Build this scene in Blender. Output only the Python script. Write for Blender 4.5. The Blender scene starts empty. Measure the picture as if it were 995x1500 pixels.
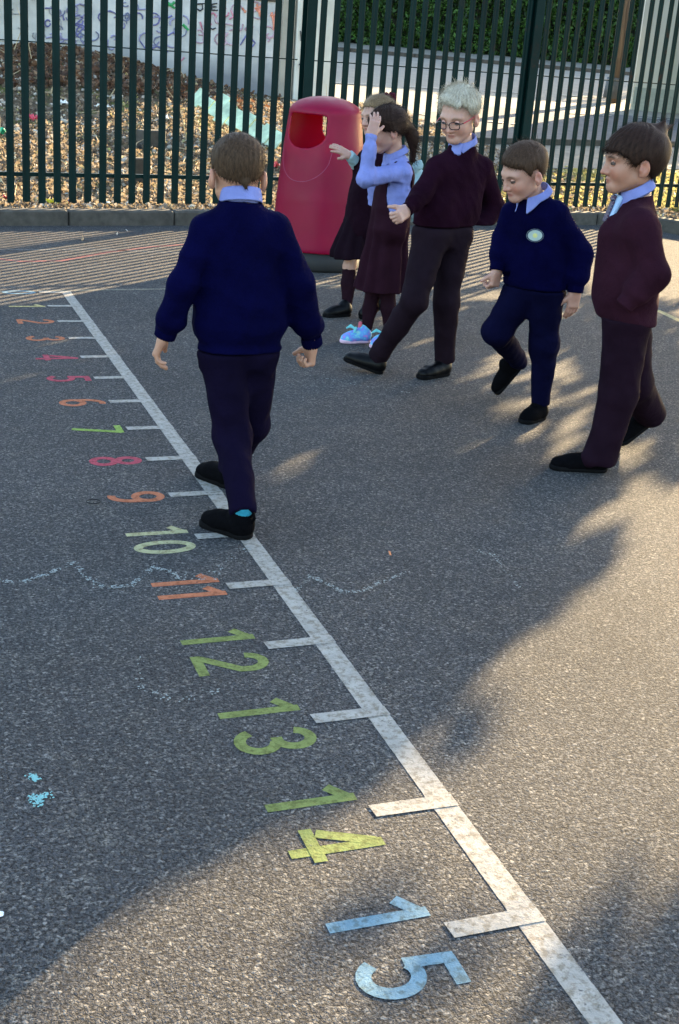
import bpy, math, random
import numpy as np
from mathutils import Vector, Matrix, noise as mnoise
random.seed(7); rng = np.random.default_rng(11)
S = bpy.context.scene
COL = S.collection

# ------------------------------------------------------------------ camera, sky, sun
EYE = np.array([0, 0, 1.56])
FPX, PIT, ROL, YAW = 1849.0, 0.3558, 0.0756, 0.3698
cd = np.array([math.sin(YAW)*math.cos(PIT), math.cos(YAW)*math.cos(PIT), -math.sin(PIT)])
_r = np.array([math.cos(YAW), -math.sin(YAW), 0.0]); _u = np.cross(_r, cd)
cr = _r*math.cos(ROL)+_u*math.sin(ROL); cu = -_r*math.sin(ROL)+_u*math.cos(ROL)
cam = bpy.data.cameras.new('camera'); cam_o = bpy.data.objects.new('camera', cam); COL.objects.link(cam_o)
cam.sensor_fit = 'VERTICAL'; cam.sensor_height = 36; cam.lens = FPX/1500*36
cam.clip_start = .05; cam.clip_end = 2000
M = Matrix(((cr[0], cu[0], -cd[0], EYE[0]), (cr[1], cu[1], -cd[1], EYE[1]), (cr[2], cu[2], -cd[2], EYE[2]), (0, 0, 0, 1)))
cam_o.matrix_world = M
S.camera = cam_o
SUN_AZ, SUN_EL = math.radians(49.0), math.radians(12.0)
W = bpy.data.worlds.new('World'); S.world = W; W.use_nodes = True
nt = W.node_tree; nt.nodes.clear()
sky = nt.nodes.new('ShaderNodeTexSky'); sky.sky_type = 'NISHITA'; sky.sun_disc = False
sky.sun_elevation = SUN_EL; sky.sun_rotation = SUN_AZ; sky.air_density = 1.0; sky.dust_density = 1.2
bg = nt.nodes.new('ShaderNodeBackground'); bg.inputs['Strength'].default_value = 0.135
wo = nt.nodes.new('ShaderNodeOutputWorld')
nt.links.new(sky.outputs[0], bg.inputs[0]); nt.links.new(bg.outputs[0], wo.inputs[0])
sl = bpy.data.lights.new('sun', 'SUN'); sl.energy = 5.0; sl.angle = math.radians(0.22); sl.color = (1, .75, .43)
so = bpy.data.objects.new('sun', sl); COL.objects.link(so)
SUND = np.array([math.sin(SUN_AZ)*math.cos(SUN_EL), math.cos(SUN_AZ)*math.cos(SUN_EL), math.sin(SUN_EL)])
so.rotation_euler = Vector(SUND).to_track_quat('Z', 'Y').to_euler()
S.view_settings.view_transform = 'Standard'; S.view_settings.look = 'None'
S.view_settings.exposure = 2.72; S.view_settings.gamma = 1
try: S.view_settings.use_curve_mapping = False
except Exception: pass
S.cycles.max_bounces = 6; S.cycles.diffuse_bounces = 3; S.cycles.transparent_max_bounces = 6

# ------------------------------------------------------------------ survey helpers (photo bearings -> metres on the ground)
def ray(x, y): return cd*FPX+cr*(x-497.5)-cu*(y-750)
def gp(x, y, z=0.0):
    v = ray(x, y); return EYE+v*(z-1.56)/v[2]
def at(x, y, Y):
    v = ray(x, y); return EYE+v*Y/v[1]
def onpx(P):
    v = np.asarray(P, float)-EYE; z = v@cd
    return 497.5+FPX*(v@cr)/z, 750-FPX*(v@cu)/z
def unit(v):
    v = np.asarray(v, float); return v/(np.linalg.norm(v)+1e-12)

# ------------------------------------------------------------------ object helpers
def mesh_obj(name, verts, faces, mats=None, parent=None, smooth=False, loc=None):
    me = bpy.data.meshes.new(name)
    V = np.asarray(verts, np.float32).reshape(-1, 3)
    if loc is not None: V = V-np.asarray(loc, np.float32)
    if isinstance(faces, np.ndarray) and faces.ndim == 2:
        k = faces.shape[1]
        me.vertices.add(len(V)); me.vertices.foreach_set('co', V.ravel())
        me.loops.add(faces.size); me.loops.foreach_set('vertex_index', faces.astype(np.int32).ravel())
        me.polygons.add(len(faces)); me.polygons.foreach_set('loop_start', np.arange(0, faces.size, k, dtype=np.int32))
        me.update(calc_edges=True); me.validate()
    else:
        me.from_pydata([tuple(v) for v in V.tolist()], [], [list(f) for f in faces]); me.update()
    if smooth: me.polygons.foreach_set('use_smooth', [True]*len(me.polygons))
    if mats is not None:
        for m in (mats if isinstance(mats, (list, tuple)) else [mats]): me.materials.append(m)
    o = bpy.data.objects.new(name, me); COL.objects.link(o)
    if loc is not None: o.location = [float(c) for c in loc]
    if parent is not None: setpar(o, parent)
    return o
PW = {}
def setpar(o, p):
    o.parent = p
    w = p; acc = Vector((0, 0, 0))
    while w is not None: acc = acc+w.location; w = w.parent
    o.location = o.location-acc           # all holders are unrotated Empties or meshes
def empty(name, loc):
    o = bpy.data.objects.new(name, None); COL.objects.link(o); o.location = [float(c) for c in loc]; o.empty_display_size = .1
    return o
def tag(o, label=None, cat=None, group=None, kind=None):
    if label: o['label'] = label
    if cat: o['category'] = cat
    if group: o['group'] = group
    if kind: o['kind'] = kind
    return o
def thing(name, loc, label, cat, group=None): return tag(empty(name, loc), label, cat, group)
class MB:
    def __init__(s): s.v = []; s.f = []
    def add(s, V, F):
        n = len(s.v); s.v += [tuple(map(float, p)) for p in V]; s.f += [tuple(i+n for i in f) for f in F]
    def box(s, c, sz, ax=None, bev=0.0):
        c = np.asarray(c, float); a = np.eye(3) if ax is None else np.asarray(ax, float)
        h = np.asarray(sz, float)/2
        if bev <= 0:
            V = [c+a[0]*h[0]*i+a[1]*h[1]*j+a[2]*h[2]*k for i in (-1, 1) for j in (-1, 1) for k in (-1, 1)]
            s.add(V, [(0, 1, 3, 2), (4, 6, 7, 5), (0, 4, 5, 1), (2, 3, 7, 6), (0, 2, 6, 4), (1, 5, 7, 3)]); return
        V = []; b = bev                       # chamfered box: ring outlines bottom to top
        def ring(z, e):
            x, y = h[0]-e, h[1]-e
            return [c+a[0]*p+a[1]*q+a[2]*z for p, q in ((-x+b, -y), (x-b, -y), (x, -y+b), (x, y-b), (x-b, y), (-x+b, y), (-x, y-b), (-x, -y+b))]
        for z, e in ((-h[2], b), (-h[2]+b, 0), (h[2]-b, 0), (h[2], b)): V += ring(z, e)
        F = [tuple(range(7, -1, -1)), tuple(range(24, 32))]
        for r_ in range(3):
            for i in range(8): F.append((r_*8+i, r_*8+(i+1) % 8, r_*8+8+(i+1) % 8, r_*8+8+i))
        s.add(V, F)
    def tube(s, pts, rad, n=6, cap=True):
        pts = [np.asarray(p, float) for p in pts]; R = rad if hasattr(rad, '__len__') else [rad]*len(pts)
        V = []; F = []; pu = None
        for i, p in enumerate(pts):
            t = unit(pts[min(i+1, len(pts)-1)]-pts[max(i-1, 0)])
            if pu is None: pu = unit(np.cross(t, [0, 0, 1] if abs(t[2]) < .9 else [1, 0, 0]))
            pu = unit(pu-t*(pu@t)); w = np.cross(t, pu)
            for k in range(n):
                a = 2*math.pi*k/n; V.append(p+R[i]*(math.cos(a)*pu+math.sin(a)*w))
        for i in range(len(pts)-1):
            for k in range(n): F.append((i*n+k, i*n+(k+1) % n, (i+1)*n+(k+1) % n, (i+1)*n+k))
        if cap: F += [tuple(range(n-1, -1, -1)), tuple(range((len(pts)-1)*n, len(pts)*n))]
        s.add(V, F)
    def ribbon(s, pts, w, z):              # flat painted stroke on the ground, mitred
        P = [np.asarray(p, float)[:2] for p in pts]; V = []; F = []
        closed = np.linalg.norm(P[0]-P[-1]) < 1e-6
        for i, p in enumerate(P):
            if closed and i in (0, len(P)-1): a, b = P[-2], P[1]
            else: a, b = P[max(i-1, 0)], P[min(i+1, len(P)-1)]
            t0 = unit(p-a) if np.linalg.norm(p-a) > 1e-9 else unit(b-p)
            t1 = unit(b-p) if np.linalg.norm(b-p) > 1e-9 else t0
            t = unit(t0+t1); nrm = np.array([-t[1], t[0]]); m = w/2/max(.45, nrm@np.array([-t0[1], t0[0]]))
            V += [(*(p+nrm*m), z), (*(p-nrm*m), z)]
        for i in range(len(P)-1): F.append((2*i, 2*i+1, 2*i+3, 2*i+2))
        s.add(V, F)
    def build(s, name, mat, parent=None, smooth=False, loc=None):
        return mesh_obj(name, s.v, s.f, mat, parent, smooth, loc)

# ------------------------------------------------------------------ material helpers
def nmat(name):
    m = bpy.data.materials.new(name); m.use_nodes = True; t = m.node_tree; t.nodes.clear()
    o = t.nodes.new('ShaderNodeOutputMaterial'); b = t.nodes.new('ShaderNodeBsdfPrincipled')
    t.links.new(b.outputs[0], o.inputs[0]); return m, t, b
def N(t, kind, **kw):
    n = t.nodes.new(kind)
    for k, v in kw.items():
        if k in n.inputs.keys(): n.inputs[k].default_value = v
        else: setattr(n, k, v)
    return n
def L(t, a, b): t.links.new(a, b)
def ramp(t, stops, fac):
    r = t.nodes.new('ShaderNodeValToRGB'); e = r.color_ramp.elements
    while len(e) > 1: e.remove(e[-1])
    e[0].position = stops[0][0]; e[0].color = (*stops[0][1], 1)
    for p, c in stops[1:]:
        q = e.new(p); q.color = (*c, 1)
    L(t, fac, r.inputs[0]); return r.outputs[0]
def mixc(t, fac, a, b, mode='MIX'):
    m = t.nodes.new('ShaderNodeMix'); m.data_type = 'RGBA'; m.blend_type = mode
    for s_, v in ((m.inputs[0], fac), (m.inputs[6], a), (m.inputs[7], b)):
        if hasattr(v, 'links') or hasattr(v, 'is_linked'): L(t, v, s_)
        elif isinstance(v, (int, float)): s_.default_value = v
        else: s_.default_value = (*v, 1)
    return m.outputs[2]
def bump(t, b, height, strength=.5, dist=.01, prev=None):
    n = N(t, 'ShaderNodeBump'); n.inputs['Strength'].default_value = strength; n.inputs['Distance'].default_value = dist
    L(t, height, n.inputs['Height'])
    if prev is not None: L(t, prev, n.inputs['Normal'])
    if b is not None: L(t, n.outputs[0], b.inputs['Normal'])
    return n.outputs[0]
def coords(t, kind='Object'):
    return N(t, 'ShaderNodeTexCoord').outputs[kind]
def worldco(t): return N(t, 'ShaderNodeNewGeometry').outputs['Position']
def nz(t, co, scale, detail=4, rough=.55, out='Fac'):
    n = N(t, 'ShaderNodeTexNoise', Scale=scale, Detail=detail, Roughness=rough); L(t, co, n.inputs['Vector']); return n.outputs[out]
def simple(name, col, rough=.6, var=.15, scale=20, bs=.0, bd=.004, sheen=0, spec=None, metal=0, coat=0):
    m, t, b = nmat(name); co = coords(t)
    c = np.array(col)
    f = nz(t, co, scale, 5)
    L(t, ramp(t, [(.3, tuple(c*(1-var))), (.7, tuple(np.minimum(c*(1+var), 1)))], f), b.inputs['Base Color'])
    b.inputs['Roughness'].default_value = rough; b.inputs['Metallic'].default_value = metal
    if sheen: b.inputs['Sheen Weight'].default_value = sheen; b.inputs['Sheen Roughness'].default_value = .5
    if spec is not None: b.inputs['Specular IOR Level'].default_value = spec
    if coat: b.inputs['Coat Weight'].default_value = coat; b.inputs['Coat Roughness'].default_value = .15
    if bs: bump(t, b, nz(t, co, scale*3, 6), bs, bd)
    return m

# asphalt: stones of 8-12 mm bedded in dark binder
def asphalt_nodes(t, lo=(.062, .062, .066), hi=(.175, .168, .160)):
    co = worldco(t)
    wv = N(t, 'ShaderNodeTexNoise', Scale=60, Detail=2); L(t, co, wv.inputs['Vector'])
    mx = N(t, 'ShaderNodeVectorMath', operation='MULTIPLY_ADD'); L(t, wv.outputs['Color'], mx.inputs[0]); mx.inputs[1].default_value = (.010,)*3; L(t, co, mx.inputs[2])
    v = N(t, 'ShaderNodeTexVoronoi', Scale=135, Randomness=1); L(t, mx.outputs[0], v.inputs['Vector'])
    v2 = N(t, 'ShaderNodeTexVoronoi', Scale=135, Randomness=1, feature='DISTANCE_TO_EDGE'); L(t, mx.outputs[0], v2.inputs['Vector'])
    sep = N(t, 'ShaderNodeSeparateColor'); L(t, v.outputs['Color'], sep.inputs[0])
    stone = ramp(t, [(0, lo), (.55, tuple(np.array(lo)*1.4)), (.92, hi), (1, tuple(np.array(hi)*1.5))], sep.outputs[0])
    edge = ramp(t, [(0, (.70,)*3), (.30, (1.0,)*3)], v2.outputs['Distance'])
    c = mixc(t, 1.0, stone, edge, 'MULTIPLY')
    big = mixc(t, 1.0, ramp(t, [(.3, (.84,)*3), (.7, (1.14,)*3)], nz(t, co, 1.3, 5)), ramp(t, [(.35, (.88, .89, .91)), (.5, (1,)*3), (.68, (1.12, 1.08, 1.02))], nz(t, co, 6.5, 6, .7)), 'MULTIPLY')
    c = mixc(t, 1.0, c, big, 'MULTIPLY')
    fine = ramp(t, [(.3, (.8,)*3), (.7, (1.2,)*3)], nz(t, co, 400, 3))
    c = mixc(t, 1.0, c, fine, 'MULTIPLY')
    gap_ = nz(t, co, 135, 4, .65); gaps = ramp(t, [(.38, (.22,)*3), (.50, (1,)*3)], gap_); c = mixc(t, 1.0, c, gaps, 'MULTIPLY')
    # height
    h1 = N(t, 'ShaderNodeMath', operation='MULTIPLY'); L(t, edge, h1.inputs[0])
    hr = N(t, 'ShaderNodeMath', operation='ADD'); L(t, sep.outputs[1], hr.inputs[0]); hr.inputs[1].default_value = .6
    L(t, hr.outputs[0], h1.inputs[1])
    h2 = N(t, 'ShaderNodeMath', operation='MULTIPLY_ADD'); L(t, gaps, h2.inputs[0]); h2.inputs[1].default_value = .9; L(t, h1.outputs[0], h2.inputs[2])
    h3 = N(t, 'ShaderNodeMath', operation='MULTIPLY_ADD'); L(t, nz(t, co, 95, 4, .6), h3.inputs[0]); h3.inputs[1].default_value = 1.6; L(t, h2.outputs[0], h3.inputs[2])
    return co, c, h3.outputs[0]
def asphalt_mat():
    m, t, b = nmat('asphalt'); co, c, h = asphalt_nodes(t)
    L(t, c, b.inputs['Base Color']); b.inputs['Roughness'].default_value = .95; b.inputs['Specular IOR Level'].default_value = .25
    n1 = bump(t, None, nz(t, co, 500, 4), .5, .0012)
    bump(t, b, h, 1.0, .0046, n1); return m
def paint_mat(name, col, wear=.32, soft=0.0):
    m, t, b = nmat(name); co, c, h = asphalt_nodes(t)
    p = np.array(col)
    pc = mixc(t, 1.0, ramp(t, [(.25, tuple(p*.74)), (.6, tuple(p)), (.85, tuple(np.minimum(p*1.12, 1)))], nz(t, co, 22, 6)), ramp(t, [(.40, (.62, .58, .52)), (.52, (1,)*3)], nz(t, co, 48, 5, .7)), 'MULTIPLY')
    a = nz(t, co, 75, 5, .7); a2 = nz(t, co, 9, 3)
    ad = N(t, 'ShaderNodeMath', operation='MULTIPLY_ADD'); L(t, a2, ad.inputs[0]); ad.inputs[1].default_value = .35; L(t, a, ad.inputs[2])
    w = ramp(t, [(wear+.19, (.05,)*3), (wear+.30, (.92,)*3)], ad.outputs[0])
    L(t, mixc(t, w, c, pc), b.inputs['Base Color']); b.inputs['Roughness'].default_value = .9; b.inputs['Specular IOR Level'].default_value = .15
    bump(t, b, h, .35, .002); return m
# ------------------------------------------------------------------ implicit modelling: smooth blends of tapered limbs, meshed block by block
def rc(a, b, ra, rb, n=None, k=1.0):
    a = np.asarray(a, float); b = np.asarray(b, float); ab = b-a; L2 = ab@ab+1e-12
    if n is not None: n = unit(n-ab*(np.dot(n, ab)/L2))
    def f(p):
        q = p-a; t = np.clip(q@ab/L2, 0, 1); r = q-t[..., None]*ab
        if n is not None: r = r+np.outer(r@n, n).reshape(r.shape)*(1/k-1)
        return (np.sqrt((r*r).sum(-1))-(ra+(rb-ra)*t))*(min(k, 1) if n is not None else 1)
    return f
def sph(c, r): return rc(c, np.asarray(c, float)+[0, 0, 1e-5], r, r)
def ell(c, rad, A=None):
    c = np.asarray(c, float); r = np.asarray(rad, float); A = np.eye(3) if A is None else np.asarray(A)
    def f(p):
        q = (p-c)@A.T if A is not None else p-c
        k0 = np.sqrt(((q/r)**2).sum(-1)); k1 = np.sqrt(((q/r**2)**2).sum(-1))+1e-9
        return k0*(k0-1)/k1
    return f
def rbox(c, half, rad, A):
    c = np.asarray(c, float); h = np.asarray(half, float)-rad; A = np.asarray(A)
    def f(p):
        q = np.abs((p-c)@A.T)-h
        return np.sqrt((np.maximum(q, 0)**2).sum(-1))+np.minimum(q.max(-1), 0)-rad
    return f
def plane(c, n):
    c = np.asarray(c, float); n = unit(n)
    return lambda p: (p-c)@n
def smin(a, b, k):
    h = np.maximum(k-np.abs(a-b), 0)/k; return np.minimum(a, b)-h*h*k*.25
def smax(a, b, k): return -smin(-a, -b, k)
_wk = rng.normal(size=(24, 3)); _wk /= np.linalg.norm(_wk, axis=1)[:, None]; _wp = rng.uniform(0, 6.28, 24)
def wob(p, f, seed=0, n=6):
    s = 0
    for i in range(n):
        j = (i+seed*5) % 24; s = s+np.sin((p@_wk[j])*f*(1+.35*(i % 3))+_wp[j]+seed)
    return s/n
def eval_ops(ops, P, R):
    """P: (nb,m,3) block samples, first sample of each block is its centre; R block radius"""
    C = P[:, 0]; D = np.full(P.shape[:2], 10.0)
    cds = [o[1](C) if o[0] in 'usi' else None for o in ops]
    us = [c for c, o in zip(cds, ops) if o[0] == 'u']; dmin = np.min(us, axis=0)
    for o, c in zip(ops, cds):
        if o[0] == 'u': idx = c < dmin+2.4*R+o[2]
        elif o[0] in 'si': idx = (c < 2*R+o[2]) if o[0] == 's' else (c > -2*R-o[2])
        else: idx = np.ones(len(C), bool)
        if not idx.any(): continue
        if o[0] == 'u': D[idx] = smin(D[idx], o[1](P[idx]), o[2])
        elif o[0] == 's': D[idx] = smax(D[idx], -o[1](P[idx]), o[2])
        elif o[0] == 'i': D[idx] = smax(D[idx], o[1](P[idx]), o[2])
        else: D = D+o[1](P)
    return D
def sdf_mesh(ops, lo, hi, h, B=10):
    lo = np.asarray(lo, float); hi = np.asarray(hi, float)
    nb = np.ceil((hi-lo)/h/B).astype(int); g = np.stack(np.meshgrid(*[np.arange(n) for n in nb], indexing='ij'), -1).reshape(-1, 3)
    Cn = lo+(g+.5)*B*h; R = B*h*.87
    d = eval_ops(ops, Cn[:, None, :], R)[:, 0]
    g = g[np.abs(d) < R*1.7+2*h]
    ii = np.stack(np.meshgrid(*[np.arange(B+1)]*3, indexing='ij'), -1).reshape(-1, 3)
    Vs = np.empty((len(g), (B+1)**3))
    for s in range(0, len(g), 300):
        gg = g[s:s+300]; base = lo+gg*B*h
        P = np.concatenate([(base+B*h/2)[:, None, :], base[:, None, :]+ii[None]*h], 1)
        Vs[s:s+300] = eval_ops(ops, P, R)[:, 1:]
    V = Vs.reshape(-1, B+1, B+1, B+1)
    dims = nb*B+2
    def gid(b, i, j, k): 
        x = g[b]*B
        return ((x[:, 0]+i+1)*dims[1]+(x[:, 1]+j+1))*dims[2]+(x[:, 2]+k+1)
    ins = V < 0
    cs = sum(ins[:, a:a+B, b_:b_+B, c:c+B].astype(np.int8) for a in (0, 1) for b_ in (0, 1) for c in (0, 1))
    b, i, j, k = np.nonzero((cs > 0) & (cs < 8))
    acc = np.zeros((len(b), 3)); cnt = np.zeros(len(b))
    cor = [(a, b_, c) for a in (0, 1) for b_ in (0, 1) for c in (0, 1)]
    for p in cor:
        for ax in range(3):
            if p[ax]: continue
            q = list(p); q[ax] = 1
            v0 = V[b, i+p[0], j+p[1], k+p[2]]; v1 = V[b, i+q[0], j+q[1], k+q[2]]
            m = (v0 < 0) != (v1 < 0); t = np.where(m, v0/(v0-v1+1e-20), 0)
            pt = np.tile(np.array(p, float), (len(b), 1)); pt[:, ax] += t
            acc[m] += pt[m]; cnt[m] += 1
    pos = lo+(g[b]*B+np.stack([i, j, k], 1)+acc/cnt[:, None])*h
    ids = gid(b, i, j, k); o = np.argsort(ids); ids = ids[o]; pos = pos[o]
    F = []
    for ax in range(3):
        sl0 = [slice(None)]+[slice(0, B)]*3; sl1 = list(sl0); sl1[ax+1] = slice(1, B+1)
        A_ = ins[tuple(sl0)]; B_ = ins[tuple(sl1)]
        b, i, j, k = np.nonzero(A_ != B_); flip = A_[b, i, j, k]
        u, w = [(1, 2), (2, 0), (0, 1)][ax]; q = []
        for du, dw in ((0, 0), (-1, 0), (-1, -1), (0, -1)):
            c = [i.copy(), j.copy(), k.copy()]; c[u] = c[u]+du; c[w] = c[w]+dw
            q.append(gid(b, *c))
        q = np.stack(q, 1); q[~flip] = q[~flip][:, ::-1]; F.append(q)
    F = np.concatenate(F); s = np.searchsorted(ids, F).clip(0, len(ids)-1); ok = (ids[s] == F).all(1)
    return pos, s[ok]
def sdf_obj(name, ops, lo, hi, h, mat, parent=None, colfn=None):
    V, F = sdf_mesh(ops, lo, hi, h)
    o = mesh_obj(name, V, F, mat, None, True)
    if colfn is not None:
        c = colfn(V); ca = o.data.color_attributes.new('Col', 'FLOAT_COLOR', 'POINT')
        buf = np.ones((len(V), 4), np.float32); buf[:, :3] = c; ca.data.foreach_set('color', buf.ravel())
    if parent is not None: setpar(o, parent)
    return o
# ------------------------------------------------------------------ the setting
FA, FB = 11.357, .1429                       # fence line  Y = FA + FB*X
fdir = unit([1, FB, 0]); fnor = np.array([-fdir[1], fdir[0], 0])
KA, KB = 10.325, .150                        # kerb front base line
def kerbY(x): return KA+KB*x
def terrain(x, y):
    t = (y-FA-FB*x)/math.sqrt(1+FB*FB)
    z = .0 if t < .4 else .07*(t-.4)
    # heap of leaves and rubble against the graffiti wall
    hx = np.exp(-((x-2.6)/2.6)**2); z += .62*hx*np.exp(-((t-7.6)/2.1)**2)*(1 if t > 0 else 0)
    if t > .3 and x < 7.5: z += .035*mnoise.noise(Vector((x*1.4, y*1.4, 3)))*min(1, t)
    return z if t > -.9 else -.01
M_asph = asphalt_mat()
def build_ground():
    xs = np.concatenate([[-400, -60, -20, -8], np.arange(-3, 24, .3), [26, 30, 40, 90, 400]])
    ys = np.concatenate([[-400, -60, -10, 4, 8], np.arange(9.5, 40, .3), [45, 60, 120, 600]])
    V = [(x, y, terrain(x, min(y, 60))-.012) for x in xs for y in ys]; n = len(ys)
    F = [(i*n+j, (i+1)*n+j, (i+1)*n+j+1, i*n+j+1) for i in range(len(xs)-1) for j in range(n-1)]
    m, t, b = nmat('soil'); co = worldco(t)
    c = ramp(t, [(.25, (.05, .035, .022)), (.5, (.16, .115, .07)), (.75, (.34, .26, .16))], nz(t, co, 9, 8, .7))
    L(t, mixc(t, ramp(t, [(.5, (0,)*3), (.62, (1,)*3)], nz(t, co, 2.3, 4)), c, (.16, .17, .04)), b.inputs['Base Color'])
    b.inputs['Roughness'].default_value = .95; bump(t, b, nz(t, co, 22, 8, .7), 1, .05)
    tag(mesh_obj('ground', V, F, m, smooth=True), 'waste ground of soil, dead leaves and rubble sloping up beyond the fence', kind='structure')
build_ground()
def build_playground():
    # sheet ends against the kerb; corner of the yard on the right
    P = [(-60, -60), (60, -60), (60, 4.0), (8.6, 8.0), (7.33, kerbY(7.33)+.02), (-60, kerbY(-60)+.02)]
    V = [(x, y, 0) for x, y in P]
    tag(mesh_obj('playground', V, [(0, 1, 2, 3, 4, 5)], M_asph), 'dark asphalt playground surface', kind='structure')
build_playground()
M_conc = simple('kerb_concrete', (.062, .055, .046), .9, .35, 14, .8, .004)
def build_kerb():
    m = MB(); x = -5.5; a = unit([1, KB, 0]); nn = np.array([-a[1], a[0], 0]); P0 = np.array([0.0, KA, 0])
    s = -4.84
    while s < 7.2:
        e = min(s+.915, 7.36); c = P0+a*(s+e)/2+nn*.065+[0, 0, .045]
        m.box(c, (e-s-.012, .13, .155+rng.uniform(-.002, .002)), (a, nn, [0, 0, 1]), .014); s += .915
    C = P0+a*7.40; d = unit([.62, -1.0, 0]); n2 = np.array([-d[1], d[0], 0])
    for i in range(5):
        c = C+d*(.46+i*.915)+n2*.065+[0, 0, .045]; m.box(c, (.905, .13, .155), (d, n2, [0, 0, 1]), .014)
    tag(m.build('kerb', M_conc), 'low concrete kerb edging the playground below the fence', kind='structure')
build_kerb()
# ground cover right of the yard: grass verge, pavement, drive, road, far pavement -- sheets draped on the slope
def drape(name, poly_fn, x0, x1, step, mat, lift, label):
    V = []; F = []; xs = np.arange(x0, x1+.01, step)
    for x in xs:
        ya, yb = poly_fn(x)
        for j in range(13):
            y = ya+(yb-ya)*j/12; V.append((x, y, max(terrain(x, y), terrain(x+.3, y), terrain(x-.3, y))+lift))
    for i in range(len(xs)-1):
        for j in range(12): F.append((i*13+j, (i+1)*13+j, (i+1)*13+j+1, i*13+j+1))
    return tag(mesh_obj(name, V, F, mat, smooth=True), label, kind='structure')
M_road = simple('road_surface', (.235, .215, .18), .9, .12, 3, .5, .004)
M_pave = simple('pavement_slabs', (.20, .185, .155), .9, .2, 6, .5, .004)
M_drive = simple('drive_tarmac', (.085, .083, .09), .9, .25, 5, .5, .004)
def fenY(x): return FA+FB*x
drape('verge', lambda x: (fenY(x)+.1, fenY(x)+2.1+.08*x), 5.2, 20, .3, None, .004, 'strip of yellowing grass behind the fence')
M_grass, t_, b_ = nmat('verge_grass'); co_ = worldco(t_)
L(t_, ramp(t_, [(.25, (.06, .07, .015)), (.45, (.20, .19, .04)), (.62, (.42, .36, .10)), (.8, (.5, .42, .25))], nz(t_, co_, 7, 8, .75)), b_.inputs['Base Color'])
b_.inputs['Roughness'].default_value = .95; bump(t_, b_, nz(t_, co_, 60, 6, .8), 1, .03)
bpy.data.objects['verge'].data.materials.append(M_grass)
drape('pavement', lambda x: (fenY(x)+2.1+.08*x, fenY(x)+3.9+.10*x), 6.2, 26, .3, M_pave, .012, 'pale concrete pavement beyond the verge')
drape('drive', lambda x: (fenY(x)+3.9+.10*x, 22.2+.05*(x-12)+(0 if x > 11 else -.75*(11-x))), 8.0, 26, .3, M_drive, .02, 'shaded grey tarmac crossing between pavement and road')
drape('road', lambda x: (18.2+.1*x if x < 11 else 21.5+.05*(x-12), 32.4), 6.4, 26, .3, M_road, .012, 'pale sunlit road surface')
drape('far_pavement', lambda x: (32.5, 35.5), 6.0, 27, .3, M_pave, .03, 'far pavement below the hedge')
def build_road_kerbs():
    m = MB()
    for (f, lift, x0, x1) in ((lambda x: 32.45, .07, 6.5, 26), (lambda x: fenY(x)+3.9+.10*x, .06, 6.4, 25)):
        x = x0
        while x < x1:
            xa = x+.9; y0, y1 = f(x), f(xa); c = np.array([(x+xa)/2, (y0+y1)/2, terrain((x+xa)/2, (y0+y1)/2)+lift-.02])
            a = unit([.9, y1-y0, terrain(xa, y1)-terrain(x, y0)]); n = unit(np.cross([0, 0, 1], a)); m.box(c, (.885, .13, .12), (a, n, np.cross(a, n)), .01); x = xa
    tag(m.build('road_kerb', M_conc), 'grey kerbstones along both sides of the road', kind='structure')
build_road_kerbs()
def road_lines():
    m = MB()
    for (a, b, w) in (((8.2, 24.2), (24, 27.0), .1), ((7.4, 20.6), (10.6, 19.6), .12), ((12.5, 21.9), (24, 22.6), .1)):
        a = np.array(a); b = np.array(b); K = 24
        for i in range(K):
            if i % 3 == 2: continue
            p, q = a+(b-a)*i/K, a+(b-a)*(i+1)/K; n = unit([-(q-p)[1], (q-p)[0]])*w/2
            m.add([(*(p+n), terrain(*p)+.034), (*(p-n), terrain(*p)+.034), (*(q-n), terrain(*q)+.034), (*(q+n), terrain(*q)+.034)], [(0, 1, 2, 3)])
    tag(m.build('road_marking', simple('road_paint', (.7, .66, .55), .7, .2, 9)), 'worn pale lines painted along the road', kind='structure')
road_lines()

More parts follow.
